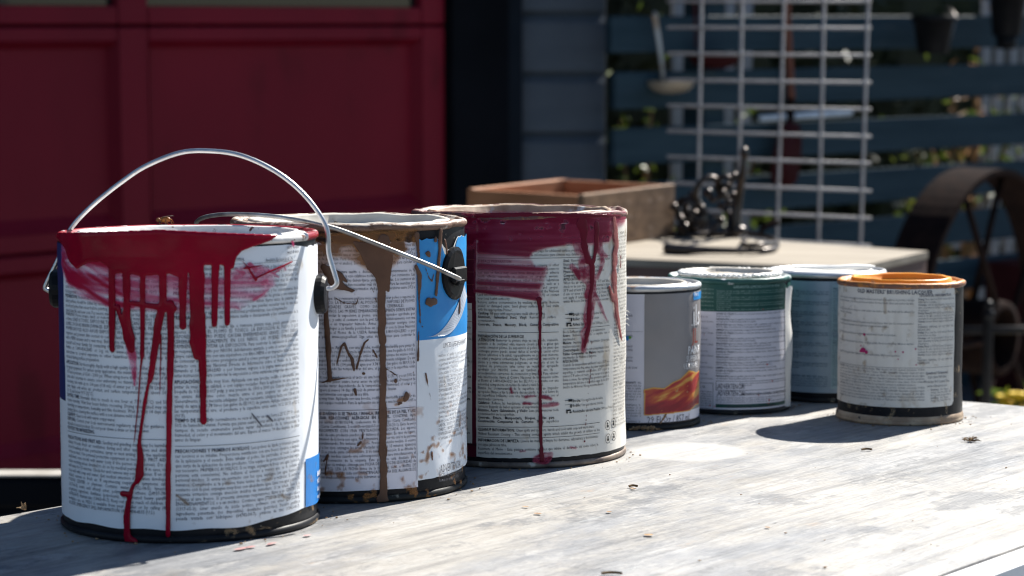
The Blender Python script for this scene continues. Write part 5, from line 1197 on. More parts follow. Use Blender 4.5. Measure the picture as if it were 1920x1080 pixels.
# ---- 7: lacquer can with orange top (quart)
c7 = Can(1686, 782, 0.0548, 0.1235, 'small black can with a cream text label and an orange painted lid')
L = lambda px, py, c=c7: c.uz(px, py)
build_can(c7, M['black_metal'], M['rim_orange'], M['orange_paint'], pm('worn_seam', (0.46, 0.36, 0.25), (0.26, 0.18, 0.12), 60, 0.5, bump=0.0004, c3=(0.06, 0.05, 0.05), s3=80, t3=0.6),
          rise=0.0022, depth=0.0055, wave=0.0006, seed=15, attr=lambda a, r, z: np.where((r > 0.985) & (z < 0.99), 0.62, 0.2))
obj('bottom_band', lathe([(c7.R-0.0004, 0.0078), (c7.R+0.0004, 0.0072), (c7.R+0.0012, 0.0042), (c7.R+0.0010, 0.0030)], 160), bpy.data.materials['worn_seam'], c7.root, True)
u0_, u1_ = -0.0815, L(1788, 650)[0]; z0_, z1_ = L(1690, 764)[1], L(1690, 540)[1]
lab7 = c7.patch('label', u0_, u1_, z0_, z1_, 0.0004, M['cream_label'], c7.root, lambda u: 0.0035*sm(abs(u-u1_), 0.003, 0.0), lambda u: -0.0035*sm(abs(u-u1_), 0.003, 0.0), lambda u, z: 0.0004*fnoise(u*50, z*12, 5))
P = Print(); ua, ue = L(1577, 650)[0], L(1713, 650)[0]; uc, ud = L(1720, 650)[0], L(1785, 650)[0]
P.line("OLD MASTERS' BRUSHING LACQUER", L(1609, 549)[0], L(1660, 551)[1], 0.0044, 0.92, True)
seg = [('', 'Brushing Lacquer is a clear protective finish for interior wood and metal surfaces. It provides a durable finish, resists moisture, is fast drying, and does not yellow. For best results allow each coat to dry fully.'), ('', 'NOTE: Test all stains and coatings in a small hidden area before use. The finish will be affected by silicone, wax and humidity.'), ('', 'SURFACE PREPARATION: Sand with the grain using fine sandpaper, then dust. Do not use steel wool. Remove all wax, oil and grease; do not apply over lacquer-sensitive finishes.'), ('', 'STIR WELL before and during use. Apply with a natural bristle brush. Do not shake.'), ('', 'Brush lacquer on liberally with long strokes, working quickly. Avoid overbrushing. Allow to dry two hours.'), ('', 'CLEANUP: with lacquer thinner. Dispose of rags in a sealed water filled metal container.')]
z = L(1650, 560)[1]
for s_ in seg: z = P.flow(ua, ue, z, L(1650, 688)[1], 0.0029, 0.0022, [s_], 0.86, False) - 0.0028
zr = L(1700, 690)[1]; P.rule(ua, ud, zr, 0.00025)
P.flow(ua, L(1734, 650)[0], zr-0.0008, z0_+0.004, 0.0026, 0.0022, [('CONTAINS:', 'n-Butyl Acetate 123-86-4, Isobutyl Acetate, Ethyl Alcohol 64-17-5, Isobutyl Isobutyrate 97-85-8, Isopropyl Alcohol 67-63-0, Nitrocellulose 9004-70-0, Toluene 108-88-3. DANGER! Flammable liquid and vapor. Vapors may cause flash fire. Keep away from heat, sparks and flame. Do not smoke. Extinguish all pilot lights. Prevent build-up of vapors by opening all windows and doors. Harmful if swallowed. Wear a respirator and gloves. WARNING: this product contains a chemical known to the State of California to cause cancer. Close container after each use. KEEP OUT OF REACH OF CHILDREN. Do not transfer contents to unlabeled containers.')], 0.86)
P.line('TECHNICAL INFORMATION', uc+0.0006, L(1750, 556)[1], 0.0028, 0.9, True)
P.flow(uc, ud, L(1750, 559)[1], L(1750, 684)[1], 0.0024, 0.0021, [('Drying:', 'Dries dust free 10-15 minutes. Allow two hours before recoating.'), ('Coverage:', 'will be approximately 125 sq. ft. per quart depending on surface, condition and method of application.'), ('Drying Times:', 'at 70°F (21°C) and 50% humidity: to touch in 30 min., recoat in 2 hours and handle overnight. Do not apply in cold or damp conditions.'), ('Cleanup:', 'Lacquer thinner. Apply in a well ventilated area.'), ('', 'WARNING: REMOVAL OF OLD PAINT MAY RELEASE LEAD.')], 0.84)
for k, (t, b_) in enumerate((('Questions? Comments?', True), ('Call 1-800-747-3436', False), ('Weekdays 8-5 Central Time', False), ('www.oldmasters.com', False))):
    w_ = text_w(t, 0.85, b_)*0.0028; P.line(t, L(1758, 650)[0]-w_/2, L(1758, 701+k*8)[1], 0.0028, 0.85, b_)
P.flow(L(1745, 650)[0], ud-0.002, L(1760, 728)[1], z0_+0.003, 0.0024, 0.0021, [('Questions:', 'Old Masters, Orange City, Iowa 51041 USA. Net contents one quart 946 mL')], 0.84)
c7.print_obj(P, M['ink_grey'], lab7, 0.0012)
P = Print()
for px, py, r_, ry in ((1622, 627, .0011, .0013), (1616, 648, .0006, .0008), (1620, 656, .0028, .0022), (1626, 660, .0016, .0016), (1616, 658, .0016, .0012), (1679, 659, .0007, .0007), (1693, 660, .0008, .0008), (1684, 673, .0005, .0005), (1717, 684, .0006, .0006), (1716, 654, .0007, .0007)):
    u, z = L(px, py); P.dot(u, z, r_, ry, 12)
c7.print_obj(P, M['magenta'], lab7, 0.0014)
S = Field(c7, 1574, 1795, 538, 765, 0.0006)
for k in range(16):
    x_ = rnd.uniform(1582, 1780); y_ = rnd.uniform(545, 600); S.f = np.maximum(S.f, S.stroke_mask([(x_, y_, rnd.uniform(2, 6)), (x_+2, y_+rnd.uniform(60, 160), 2)], 0.3)*rnd.uniform(0.08, 0.2))
S.f = np.maximum(S.blur(S.f, 2), np.clip((fnoise(S.gu*160, S.gz*130, 83)-0.68)*3, 0, 0.5))
for s_ in ([(1659,560,5),(1660,580,6),(1660,586,7)],): S.f = np.maximum(S.f, S.stroke_mask(s_)*0.35)
S.film('stains', paint_smear_mat('stain_film', (0.5, 0.38, 0.24), (0.4, 0.2, 0.1), 0.6), c7.root, 0.0011)

# ------------------------------------------------------------------ things on and behind the main table
M['iron'] = pm('iron', (0.035, 0.031, 0.03), (0.07, 0.058, 0.052), 60, 0.33, metal=0.9, bump=0.0008, bscale=120)
M['rusty_iron'] = pm('rusty_iron', (0.010, 0.007, 0.007), (0.020, 0.012, 0.010), 30, 0.8, spec=0.02, metal=0.0, bump=0.001, bscale=90)
M['galv'] = pm('galv', (0.37, 0.36, 0.36), (0.27, 0.265, 0.27), 40, 0.6, spec=0.2, metal=0.0, bump=0.0002)
M['crate_wood'] = pm('crate_wood', (0.38, 0.17, 0.08), (0.29, 0.125, 0.055), 12, 0.65, bump=0.0006, stretch=(1, 1, 5), bscale=30)
M['crate_dark'] = pm('crate_dark', (0.26, 0.165, 0.10), (0.13, 0.08, 0.05), 22, 0.75, bump=0.0008, stretch=(1, 1, 2), bscale=50, c3=(0.3, 0.21, 0.15), s3=40, t3=0.6)
M['bench_top'] = pm('bench_top', (0.31, 0.27, 0.215), (0.21, 0.18, 0.14), 9, 0.7, bump=0.0012, stretch=(0.4, 2.5, 1), bscale=30)
M['bench_side'] = pm('bench_side', (0.14, 0.085, 0.07), (0.10, 0.06, 0.05), 12, 0.7, bump=0.001, bscale=40)
M['rust_red'] = pm('rust_red', (0.05, 0.010, 0.011), (0.035, 0.007, 0.008), 12, 0.7, spec=0.1, bump=0.0005)
M['rust_handle'] = pm('rust_handle', (0.18, 0.06, 0.035), (0.12, 0.04, 0.025), 12, 0.55, bump=0.0005)
M['pale_metal'] = pm('pale_metal', (0.62, 0.68, 0.74), (0.5, 0.56, 0.62), 12, 0.35, metal=0.1)
M['ladle_metal'] = pm('ladle_metal', (0.42, 0.43, 0.43), (0.3, 0.3, 0.29), 14, 0.4, metal=0.4, c3=(0.3, 0.2, 0.13), s3=12, t3=0.5)
M['ladle_bowl'] = pm('ladle_bowl', (0.46, 0.39, 0.30), (0.36, 0.29, 0.21), 14, 0.4, metal=0.3)
M['yellow_petal'] = pm('yellow_petal', (0.75, 0.55, 0.03), (0.65, 0.42, 0.02), 20, 0.5)

# second table with box and iron pieces
zt = CAM_H-0.37
A = at_depth(1600, 503, 3.31); B = at_depth(1745, 470, 3.56); A.z = B.z = zt
C = B + Vector((-0.395, 0.30, 0))*1.95; D = A + Vector((-0.36, 0.15, 0))*2.0
b2 = thing('side_table', 'low wooden side table with a pale sunlit top and brown edges, behind the cans', 'table', Matrix.Translation((A.x, A.y, 0)))
off = Vector((A.x, A.y, 0)); q = [p-off for p in (A, B, C, D)]
def slab(poly, z0, z1): 
    n_ = len(poly); V = [(p.x, p.y, z0) for p in poly]+[(p.x, p.y, z1) for p in poly]
    return V, [tuple(range(n_))[::-1], tuple(range(n_, 2*n_))]+[(i, (i+1) % n_, n_+(i+1) % n_, n_+i) for i in range(n_)]
ctr = sum(q, Vector())/4
V, F = slab([p+(ctr-p).normalized()*0.004 for p in q], zt-0.012, zt); 
obj('table_top', (V, F), M['bench_top'], b2)
obj('frame', slab([p+(ctr-p).normalized()*0.006 for p in q], zt-0.085, zt-0.0125), M['bench_side'], b2)
for p in q:
    r_ = p+(ctr-p).normalized()*0.09; obj('leg', MB().box((r_.x, r_.y, (zt-0.086)/2), (0.05, 0.05, zt-0.086)).vf(), M['bench_side'], b2)
# open wooden box
bx0 = at_depth(1094, 468, 3.58); bx0.z = zt+0.0005; BA = R_(55)
bm_ = Matrix.Translation(bx0) @ Matrix.Rotation(BA, 4, 'Z')
wb = thing('wooden_box', 'small open wooden box with a lit rim on the side table', 'box', bm_)
bw, bl, bh, bt = 0.29, 0.235, 0.090, 0.012      # x runs to the back right, y to the back left
obj('side_board', MB().box((bw/2, bt/2, bh/2), (bw, bt, bh), None, 0.0015).vf(), M['crate_dark'], wb)
obj('side_board', MB().box((bw/2, bl-bt/2, bh/2), (bw, bt, bh), None, 0.0015).vf(), M['crate_wood'], wb)
obj('end_board', MB().box((bt/2-0.0, bl/2, bh/2-0.001), (bt, bl-2*bt-0.001, bh-0.002), None, 0.0015).vf(), M['crate_wood'], wb)
obj('end_board', MB().box((bw-bt/2, bl/2, bh/2-0.001), (bt, bl-2*bt-0.001, bh-0.002), None, 0.0015).vf(), M['crate_wood'], wb)
obj('bottom_board', MB().box((bw/2, bl/2, 0.006), (bw-2*bt-0.002, bl-2*bt-0.002, 0.01)).vf(), M['crate_wood'], wb)
# scrolled iron stand: spike, scrolls and knobs
def P3(px, py, d): return at_depth(px, py, d)
dS = 3.80
sb = P3(1370, 441, dS)
io = thing('iron_scroll_stand', 'black cast iron scrolled stand with a tall knobbed spike, beside the wooden box', 'iron stand', Matrix.Translation((sb.x, sb.y, zt)))
zt_ = lambda p: p-Vector((sb.x, sb.y, zt))
def ironp(pts, r, n_=8, s_=4): return [zt_(P3(*p)) for p in pts]
spk = ironp([(1382,434,dS), (1379,410,dS), (1385,370,dS), (1392,325,dS-.01), (1395,296,dS-.01)], .004)
mb = MB(); mb.tube(spk, [0.011, 0.009, 0.0075, 0.006, 0.005], 8, 4); mb.ball(zt_(P3(1396, 288, dS-.01)), (0.008, 0.008, 0.012)); mb.ball(zt_(P3(1384, 432, dS)), (0.016, 0.014, 0.010))
obj('spike', mb.vf(), M['iron'], io, True)
for cx, cy, r0, tw, ph in ((1290,390,30,1.6,0.5), (1335,360,38,1.4,2.2), (1305,420,24,1.7,3.6), (1345,415,30,1.5,5.0), (1362,345,26,1.3,1.0), (1280,425,18,1.6,4.4)):
    pts = []
    for k in range(15):
        t = k/14; a = ph+tw*2*math.pi*t*0.8; r1 = r0*(1-0.78*t); pts.append(zt_(P3(cx+r1*math.cos(a)*0.9, min(cy+r1*math.sin(a), 441), dS+0.02*math.sin(a*0.7+ph))))
    mb = MB().tube(pts, [0.0055*(1-0.4*k/14) for k in range(15)], 7, 2); mb.ball(pts[-1], 0.0085); mb.ball(pts[0], 0.0075)
    obj('scroll', mb.vf(), M['iron'], io, True)
mb = MB()
for px, py in ((1264,388), (1286,382), (1298,365), (1311,386), (1295,403), (1278,413), (1285,426), (1304,425), (1337,373), (1356,362), (1377,330), (1366,380), (1312,411), (1340,423), (1320,398)): mb.ball(zt_(P3(px, py, dS-0.012)), 0.0075, n=8, m=6)
o = obj('knob', mb.vf(), M['iron'], io, True); o['kind'] = 'stuff'
mb = MB(); mb.tube([zt_(P3(x, y, dS+dd)) for x, y, dd in ((1258,440,.0), (1300,441,0), (1345,440,0.01), (1385,441,0))], 0.007, 8, 3); obj('foot_bar', mb.vf(), M['iron'], io, True)
# bent iron hook bar lying on the side table
def onb(px, py, dz=0.008):
    d = cam_ray(px, py, PITCH_W); t = (zt+dz-CAM_H)/d.z; return Vector((d.x*t, d.y*t, zt+dz))
h0 = onb(1350, 468)
hk = thing('iron_hook_bar', 'black iron bar bent into a hook, lying along the near edge of the side table', 'hook', Matrix.Translation(h0))
mb = MB(); mb.tube([onb(*p)-h0 for p in ((1248,466), (1280,468,.008), (1330,469,.008), (1400,470,.007), (1445,468,.006), (1458,459,.006), (1450,448,.006), (1425,441,.006), (1402,437,.006))], [0.0085, 0.0085, 0.0055, 0.0045, 0.0042, 0.004, 0.004, 0.004, 0.004], 9, 5); obj('hook', mb.vf(), M['iron'], hk, True)
obj('prong', MB().tube([onb(*p)-h0 for p in ((1395,460,.014), (1425,459,.016), (1455,455,.012))], 0.004, 8, 4).vf(), M['iron'], hk, True)
mb = MB(); mb.tube([onb(*p)-h0 for p in ((1395,459,.012), (1393,452,.008), (1400,446,.006))], 0.004, 8, 3); obj('prong', mb.vf(), M['iron'], hk, True)
w0 = onb(1440, 440); o = obj('twisted_wire', MB().tube([onb(1424, 442, .002)-w0, P3(1432, 428, w0.y)-w0, P3(1446, 421, w0.y)-w0, P3(1460, 418, w0.y)-w0], [0.004, 0.004, 0.005, 0.004], 7, 4).vf(), M['rusty_iron'], None, True)
o.location = w0; tag(o, 'short curl of rusty wire standing behind the iron hook bar', 'wire')

# welded wire panel standing in front of the fence
gd = 4.5; GA = R_(-24); G0 = at_depth(1470, 250, gd)
GMx = Matrix.Translation((G0.x, G0.y, 0)) @ Matrix.Rotation(GA, 4, 'Z')
wg = thing('wire_grid', 'grey welded wire grid panel leaning before the dark slat fence', 'wire panel', GMx)
GIv = GMx.inverted()
def on_grid(px, py):
    d = GIv.to_3x3() @ cam_ray(px, py, PITCH_W); o_ = GIv @ Vector((0, 0, CAM_H)); t = -o_.y/d.y; return o_+d*t
vx = [(1315, 1308, 440), (1391, 1384, 432), (1470, 1457, 450), (1545, 1535, 452), (1628, 1614, 456)]
hz = [(3, 3), (52, 53), (101, 104), (150, 155), (198, 205), (246, 256), (294, 306), (343, 358), (392, 409), (441, 461), (490, 512), (540, 564)]
xr = on_grid(1632, 250).x
zbot = on_grid(1500, 560).z
for (xa, xb, yb) in vx:
    a = on_grid(xa, 0); c_ = on_grid(xb, 445); d_ = (c_-a)
    s1 = (zbot-0.25-a.z)/d_.z; s0 = -(0.35)/abs(d_.z)
    o = obj('upright_wire', MB().tube([a+d_*s0, a+d_*s1], 0.0034, 7).vf(), M['galv'], wg, True)
for k in range(-4, len(hz)):
    if k >= 0: ya, yb = hz[k]
    else: ya, yb = hz[0][0]+k*48.5, hz[0][1]+k*50.2
    a = on_grid(1253, ya); c_ = on_grid(1634, yb); a.y -= 0.0064; c_.y -= 0.0064
    obj('cross_wire', MB().tube([a, c_], 0.0032, 7).vf(), M['galv'], wg, True)
for xx in (0.13, -0.16): 
    obj('foot_stake', MB().tube([(xx, 0.012, zbot+0.1), (xx, 0.012, 0.0)], 0.006, 7).vf(), M['galv'], wg, True)

# hung on the slat fence: ladles, shovel, pipe, pots
def ladle(px_top, px_bot, bowl, label, mh, mb_, yd=0.03, hw=0.010):
    p0 = on_fence(*px_top, yd); t = thing('ladle', label, 'ladle', Matrix.Translation(p0), 'ladles hung on the slat fence')
    p1 = on_fence(*px_bot, yd); d = p1-p0; V = []; F = []
    n_ = 10
    for k in range(n_+1):
        s_ = k/n_; w = hw*(1.0-0.35*s_); c_ = d*s_; 
        ex_ = Vector((math.cos(FD), math.sin(FD), 0)); ey = Vector((math.sin(FD), -math.cos(FD), 0))
        bow = ey*(0.004*math.sin(s_*3.14))
        for (sx, sy) in ((-1, 0), (1, 0), (0.8, 1), (-0.8, 1)): V.append(c_+bow+ex_*w*sx+ey*0.003*sy)
    for k in range(n_):
        for j in range(4): F.append((k*4+j, k*4+(j+1) % 4, k*4+4+(j+1) % 4, k*4+4+j))
    F += [(0, 1, 2, 3), (n_*4+3, n_*4+2, n_*4+1, n_*4)]
    obj('handle', (V, F), mh, t)
    a, b_, h = bowl; A_ = on_fence(*a, yd+0.03)-p0; B_ = on_fence(*b_, yd+0.03)-p0; c_ = (A_+B_)/2; r = (B_-A_).length/2
    V = []; F = []; nn = 24; prof = [(1.0, 0), (0.93, -0.42), (0.72, -0.78), (0.4, -0.95), (0.02, -1.0)]
    prof = prof+[(k*0.93, z+0.06) for k, z in reversed(prof)]
    for (k, z) in prof:
        for i in range(nn): a_ = 2*math.pi*i/nn; V.append(c_+Vector((math.cos(a_)*r*k, math.sin(a_)*r*k, z*h)))
    for j in range(len(prof)-1):
        for i in range(nn): F.append((j*nn+i, j*nn+(i+1) % nn, (j+1)*nn+(i+1) % nn, (j+1)*nn+i))
    obj('bowl', (V, F), mb_, t, True)
    obj('hook', MB().tube([(0, 0, -0.004), (0, 0.012, 0.008), (0.01, 0.028, 0.0)], 0.0025, 6, 3).vf(), mh, t)
ladle((1227, 28), (1243, 150), ((1225, 152), (1290, 152), 0.034), 'pale grey ladle with a tan bowl hung on the fence left of the wire grid', M['ladle_metal'], M['ladle_bowl'])
ladle((1297, -60), (1305, 92), ((1303, 100), (1376, 100), 0.044), 'dark rust red ladle hung on the fence behind the wire grid', M['rust_red'], M['rust_red'], 0.025, 0.007)
p0 = on_fence(1473, 352, 0.06); gp_ = Vector((p0.x, p0.y, 0.0))
sh = thing('shovel', 'rusty shovel with red brown handle, hung blade down behind the wire grid', 'shovel', Matrix.Translation(p0))
obj('handle', MB().tube([on_fence(1474, -90, 0.03)-p0, on_fence(1478, 60, 0.035)-p0, on_fence(1484, 192, 0.04)-p0], [0.0095, 0.0105, 0.0115], 10, 4).vf(), M['rust_handle'], sh, True)
obj('socket', MB().tube([on_fence(1483, 185, 0.04)-p0, on_fence(1482, 215, 0.042)-p0, on_fence(1481, 245, 0.046)-p0], [0.0135, 0.0125, 0.007], 10, 3).vf(), M['rusty_iron'], sh, True)
ol = [(1466,232), (1482,226), (1499,233), (1504,262), (1502,300), (1496,335), (1484,352), (1468,358), (1452,350), (1445,330), (1450,290), (1458,255)]
V = []
for dpt in (0.05, 0.054):
    for (x, y) in ol: V.append(on_fence(x, y, dpt+0.012*abs((x-1475)/30)**2)-p0)
n_ = len(ol); c1_ = len(V); V += [on_fence(1477, 295, 0.046)-p0, on_fence(1477, 295, 0.050)-p0]
F = [(i, (i+1) % n_, n_+(i+1) % n_, n_+i) for i in range(n_)]+[(c1_, (i+1) % n_, i) for i in range(n_)]+[(c1_+1, n_+i, n_+(i+1) % n_) for i in range(n_)]
obj('blade', (V, F), M['rust_red'], sh, True)
pp = on_fence(1510, 215, 0.03)
o = obj('metal_pipe', MB().tube([on_fence(1425, 222, 0.03)-pp, on_fence(1500, 217, 0.03)-pp, on_fence(1592, 211, 0.03)-pp, on_fence(1597, 210.6, 0.03)-pp], [0.009, 0.010, 0.0105, 0.006], 12).vf(), M['pale_metal'], None, True); o.location = pp
tag(o, 'short pale bluish metal pipe fixed level across the fence behind the shovel', 'pipe')
def pot(px, py0, py1, wpx, label, hanger):
    p = on_fence(px, py0, 0.14); sc_ = p.y/FPX; r = wpx/2*sc_; h = (py1-py0)*sc_
    t = thing('flower_pot', label, 'flower pot', Matrix.Translation((p.x, p.y, p.z-h)), 'black pots hung on the slat fence')
    obj('pot', lathe([(0.001, 0), (r*0.68, 0), (r*0.70, 0.004), (r*0.92, h*0.82), (r*1.0, h*0.83), (r*1.02, h), (r*0.95, h), (r*0.86, h*0.8), (r*0.62, 0.012), (0.001, 0.012)], 40), M['black_plastic'], t, True)
    obj('soil_fill', lathe([(0.001, h*0.8), (r*0.86, h*0.79)], 24), M['dark_soil'], t)
    obj('hanger', MB().tube([(hanger*r*1.02, 0, h*0.9), (hanger*r*0.98, 0.05, h*1.1), (hanger*r*0.9, 0.145, h*1.2)], 0.004, 6, 3).vf(), M['iron'], t)
    return t, r, h
pot(1751, 28, 100, 82, 'black plastic pot hung on the fence right of the wire grid', 1)
t2, r2, h2 = pot(1890, -30, 66, 76, 'tapered black plastic pot hung at the right edge of the picture', -1)
obj('pot_foot', lathe([(0.001, -0.04), (r2*0.45, -0.04), (r2*0.55, -0.001), (0.001, -0.001)], 32), M['black_plastic'], t2, True)
pr = on_fence(1784, 60, 0.05)
o = obj('plant_stake', MB().tube([on_fence(1792, 28, 0.05)-pr, on_fence(1776, 94, 0.05)-pr], 0.0045, 8).vf(), M['galv'], None, True); o.location = pr
tag(o, 'thin grey rod leaning on the fence beside the black pot', 'rod')

# iron wheel
wd = 5.2; hub = at_depth(1869, 635, wd); WR = 0.402; wn_ = Vector((0.8, -0.6, 0)); WW = 0.11
wl_ang = math.atan2(wn_.y, wn_.x)
WMx = Matrix.Translation((hub.x, hub.y, WR)) @ Matrix.Rotation(wl_ang, 4, 'Z') @ Matrix.Rotation(math.pi/2, 4, 'Y')   # local z = axle
wh = thing('wagon_wheel', 'large rusty spoked iron wheel with a wide rim leaning by the slat fence', 'wheel', WMx)
obj('rim', lathe([(WR, 0.0), (WR, -WW), (WR-0.010, -WW), (WR-0.010, -0.002), (WR-0.014, 0.0), (WR, 0.0)], 72), M['rusty_iron'], wh, False)
obj('hub', lathe([(0.072, 0.02), (0.088, 0.02), (0.091, 0.008), (0.088, -0.09), (0.072, -0.09), (0.070, -0.02), (0.072, 0.02)], 40), M['rusty_iron'], wh, True)
obj('hub_core', lathe([(0.0005, -0.06), (0.0715, -0.061)], 30), M['black_plastic'], wh)
for k in range(10):
    a = 2*math.pi*k/10+0.31; za, zb2 = (0.008, -0.045) if k % 2 else (-0.075, -0.055)
    obj('spoke', MB().tube([(0.086*math.cos(a), 0.086*math.sin(a), za), ((WR-0.009)*math.cos(a), (WR-0.009)*math.sin(a), zb2)], 0.0085, 8).vf(), M['rusty_iron'], wh, True)
# iron cross stake in front of the wheel
sp = at_depth(1852, 640, 4.75)
st = thing('iron_stake', 'black iron garden stake with a level cross bar in front of the wheel', 'stake', Matrix.Translation((sp.x, sp.y, 0)))
ztop = at_depth(1852, 572, 4.75).z; zc_ = at_depth(1852, 620, 4.75).z
mb = MB().tube([(0, 0, 0), (0, 0, ztop-0.03), (0, 0, ztop-0.008)], [0.012, 0.011, 0.008], 10); mb.ball((0, 0, ztop), 0.011); mb.ball((0, 0, zc_+0.035), 0.014); obj('upright', mb.vf(), M['black_plastic'], st, True)
obj('cross_bar', MB().tube([(-0.16, 0.014, zc_-0.002), (0.3, 0.014, zc_+0.002)], 0.0085, 10).vf(), M['black_plastic'], st, True)
# old red crate and yellow flowers at the foot of the fence
cp = on_fence(1985, 560, 0.2)
cr = thing('red_crate', 'dark red wooden crate standing behind the iron wheel', 'crate', Matrix.Translation((cp.x, cp.y, 0)) @ Matrix.Rotation(FD, 4, 'Z'))
for k in range(3): obj('slat', MB().box((0, -0.12, 0.07+k*0.125), (0.40, 0.014, 0.105), None, 0.002).vf(), M['rust_red'], cr)
for sx in (-1, 1): obj('end_panel', MB().box((sx*0.2, 0, 0.20), (0.014, 0.224, 0.40), None, 0.002).vf(), M['rust_red'], cr)
obj('back_panel', MB().box((0, 0.12, 0.20), (0.42, 0.014, 0.40)).vf(), M['rust_red'], cr)
obj('bottom', MB().box((0, 0, 0.02), (0.38, 0.22, 0.012)).vf(), M['rust_red'], cr)
fp_ = at_depth(1908, 742, 5.0)
fl = thing('yellow_flower_plant', 'low plant with yellow flowers just beyond the far right end of the table', 'plant', Matrix.Translation((fp_.x, fp_.y, 0)))
hf = fp_.z
mb = MB(); mf = MB()
for k in range(11):
    a = rnd.uniform(0, 6.28); r_ = rnd.uniform(0.0, 0.05); q_ = Vector((math.cos(a)*r_+(0.012 if k else 0), math.sin(a)*r_, hf*rnd.uniform(0.86, 1.05)))
    mb.tube([(0, 0, 0), (q_.x*0.4, q_.y*0.4, hf*0.5), q_], 0.003, 5, 2)
    for j in range(9):
        a2 = j*0.7; mf.ball(q_+Vector((math.cos(a2)*0.012, math.sin(a2)*0.012, 0.004)), (0.009, 0.009, 0.005), None, 6, 4)
obj('stem', mb.vf(), M['leaf'], fl); obj('flower', mf.vf(), M['yellow_petal'], fl)
o = obj('foliage', leaves([(0, 0, hf*0.6), (0.05, 0, hf*0.75), (-0.06, 0.02, hf*0.7)], 260, 0.028, 12, (0.05, 0.05, hf*0.12)), M['leaf'], fl); o['kind'] = 'stuff'

# dark rail of a sawhorse behind the left end of the table
ra = at_depth(-70, 891, 2.62); rb = at_depth(420, 891, 2.62)
rl = (rb-ra).length; ang = math.atan2(rb.y-ra.y, rb.x-ra.x)
sw = thing('sawhorse', 'black sawhorse with a top edge coloured pale for sunlight behind the left end of the table', 'sawhorse', Matrix.Translation((ra.x, ra.y, 0)) @ Matrix.Rotation(ang, 4, 'Z'))
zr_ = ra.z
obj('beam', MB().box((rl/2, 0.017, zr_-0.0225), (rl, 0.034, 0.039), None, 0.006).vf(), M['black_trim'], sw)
obj('sunlit_top', MB().box((rl/2, 0.017, zr_-0.0012), (rl, 0.034, 0.0024), None, 0.0006).vf(), pm('sunlit_pale', (0.36, 0.34, 0.31), (0.28, 0.26, 0.23), 30, 0.6), sw)  # pale strip: sunlight along the rail's top put into its colour
for (x, sx) in ((rl-0.15, -1), (rl-0.15, 1), (0.60, -1), (0.60, 1)):
    obj('leg', MB().tube([(x, 0.02+sx*0.01, zr_-0.043), (x, 0.02+sx*0.16, 0.0)], 0.013, 4).vf(), M['black_trim'], sw)

# ------------------------------------------------------------------ little things: fly, dry seed heads, twigs, splinters
fy = t_depth(310, 421, c1.p.y+c1.R-0.004)
mb = MB(); mb.ball((0, 0, 0.0035), (0.0042, 0.0022, 0.0022)); mb.ball((-0.0048, 0, 0.0032), (0.0018, 0.0018, 0.0016))
fl_ = thing('fly', 'tiny orange and black fly sitting on the rim of the red dripped can', 'fly', TF @ Matrix.Translation(fy))
obj('body', mb.vf(), pm('fly_body', (0.35, 0.12, 0.02), (0.05, 0.03, 0.02), 400, 0.4), fl_, True)
for s_ in (-1, 1):
    obj('wing', ([(-0.002, s_*0.0005, 0.0056), (0.0045, s_*0.0025, 0.0062), (0.006, s_*0.0012, 0.006), (0.001, 0, 0.006)], [(0, 1, 2, 3)]), pm('wing', (0.16, 0.14, 0.11), None, 100, 0.3), fl_)
    for k in range(3): obj('leg', MB().tube([(-0.002+k*0.002, 0, 0.003), (-0.003+k*0.0035, s_*0.003, 0.0035), (-0.0035+k*0.0045, s_*0.0045, 0.0)], 0.00035, 5).vf(), bpy.data.materials['fly_body'], fl_)
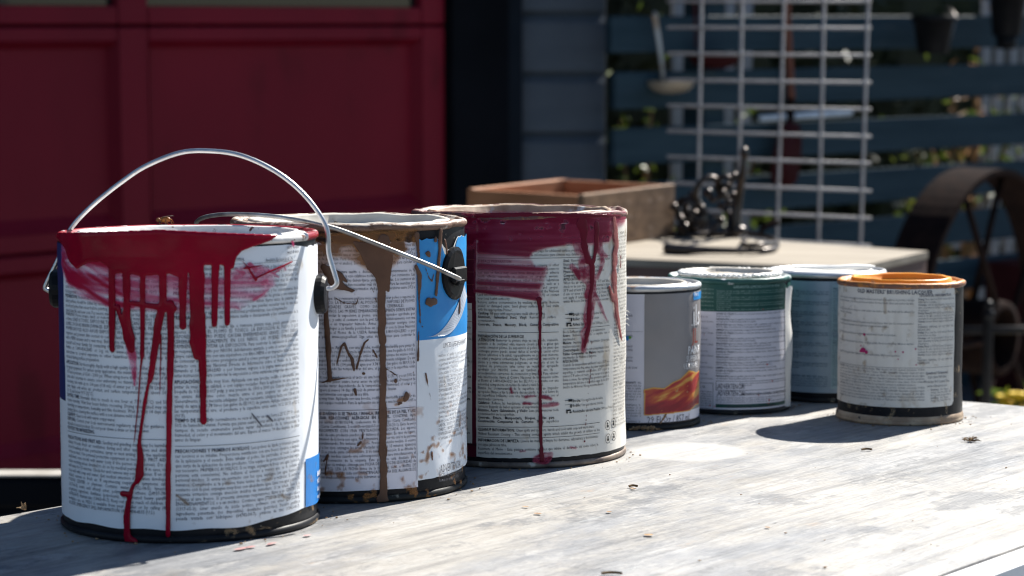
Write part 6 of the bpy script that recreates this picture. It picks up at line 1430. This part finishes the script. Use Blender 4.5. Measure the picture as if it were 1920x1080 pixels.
def debris(px, py, n_, L_, label, name='seed_head', r=0.0004, up=0.6, seed=1):
    p = on_table(px, py); rg = random.Random(seed); mb = MB()
    for k in range(n_):
        a = rg.uniform(0, 6.28); e = rg.uniform(0.05, up); v = Vector((math.cos(a)*math.cos(e), math.sin(a)*math.cos(e), math.sin(e)))*L_*rg.uniform(0.5, 1); s0 = Vector((rg.gauss(0, L_*.25), rg.gauss(0, L_*.2), 0.0008))
        mb.tube([s0, s0+v*0.6+Vector((0, 0, L_*.1)), s0+v], [r*1.4, r*1.2, r*0.5], 5)
    o = obj(name, mb.vf(), M['dry_leaf'] if 'splinter' not in name else M['dirt']); o.matrix_world = TF @ Matrix.Translation(p)
    return tag(o, label, name.replace('_', ' '))
debris(1821, 828, 24, 0.007, 'spiky dry brown seed head on the table right of the orange topped can')
debris(43, 957, 8, 0.006, 'short tuft of wood splinters on the table edge left of the red dripped can', 'splinters', 0.0004, 1.4, 4)
0 and debris(11, 962, 6, 0.006, 'pale splinters at the far left corner of the table', 'splinters', 0.0003, 1.4, 5)
for px, py, dx, lab in ((1625, 845, 0.004, 'tiny dark twig on the table below the orange topped can'), (1187, 914, 0.003, 'tiny dark speck of twig in front of the maroon can'), (1147, 1078, 0.006, 'small twig at the bottom edge of the picture')):
    p = on_table(px, py); o = obj('twig', MB().tube([(-dx, 0.0, 0.001), (0, 0.001, 0.0014), (dx, -0.001, 0.0012)], 0.0009, 6, 3).vf(), M['dry_leaf']); o.matrix_world = TF @ Matrix.Translation(p); tag(o, lab, 'twig')

mb = MB(); rg = random.Random(3)    # grit and crumbs blown against the can bases
for c_ in (c1, c2, c3, c4, c5, c7):
    for k in range(36):
        a = rg.uniform(-1.9, 1.9); r_ = c_.R*(1.03+abs(rg.gauss(0, 0.10))); th = c_.face
        x = math.sin(a)*r_; y = -math.cos(a)*r_; ct, st_ = math.cos(-th), math.sin(-th)
        p = Vector((c_.p.x+x*ct-y*st_, c_.p.y+x*st_+y*ct, 0.0006)); q_ = TI @ p
        if q_.y > -0.01: continue
        e = 0.0003+0.0006*rg.random()**2; mb.ball((p.x, p.y, 0.0003), (e*rg.uniform(0.8, 2), e, e*0.7), None, 5, 3)
for k in range(60):
    p = (TI.inverted()) @ Vector((rg.uniform(0, TLEN-0.02), rg.uniform(-TWID+0.03, -0.02), 0.0003)); e = 0.0003+0.0007*rg.random()**3
    mb.ball(p, (e*rg.uniform(0.8, 2.5), e, e*0.6), None, 5, 3)
o = obj('grit', mb.vf(), M['dirt']); o['kind'] = 'stuff'; o.matrix_world = TF; tag(o, 'fine brown grit scattered over the table and round the can bases', 'grit')
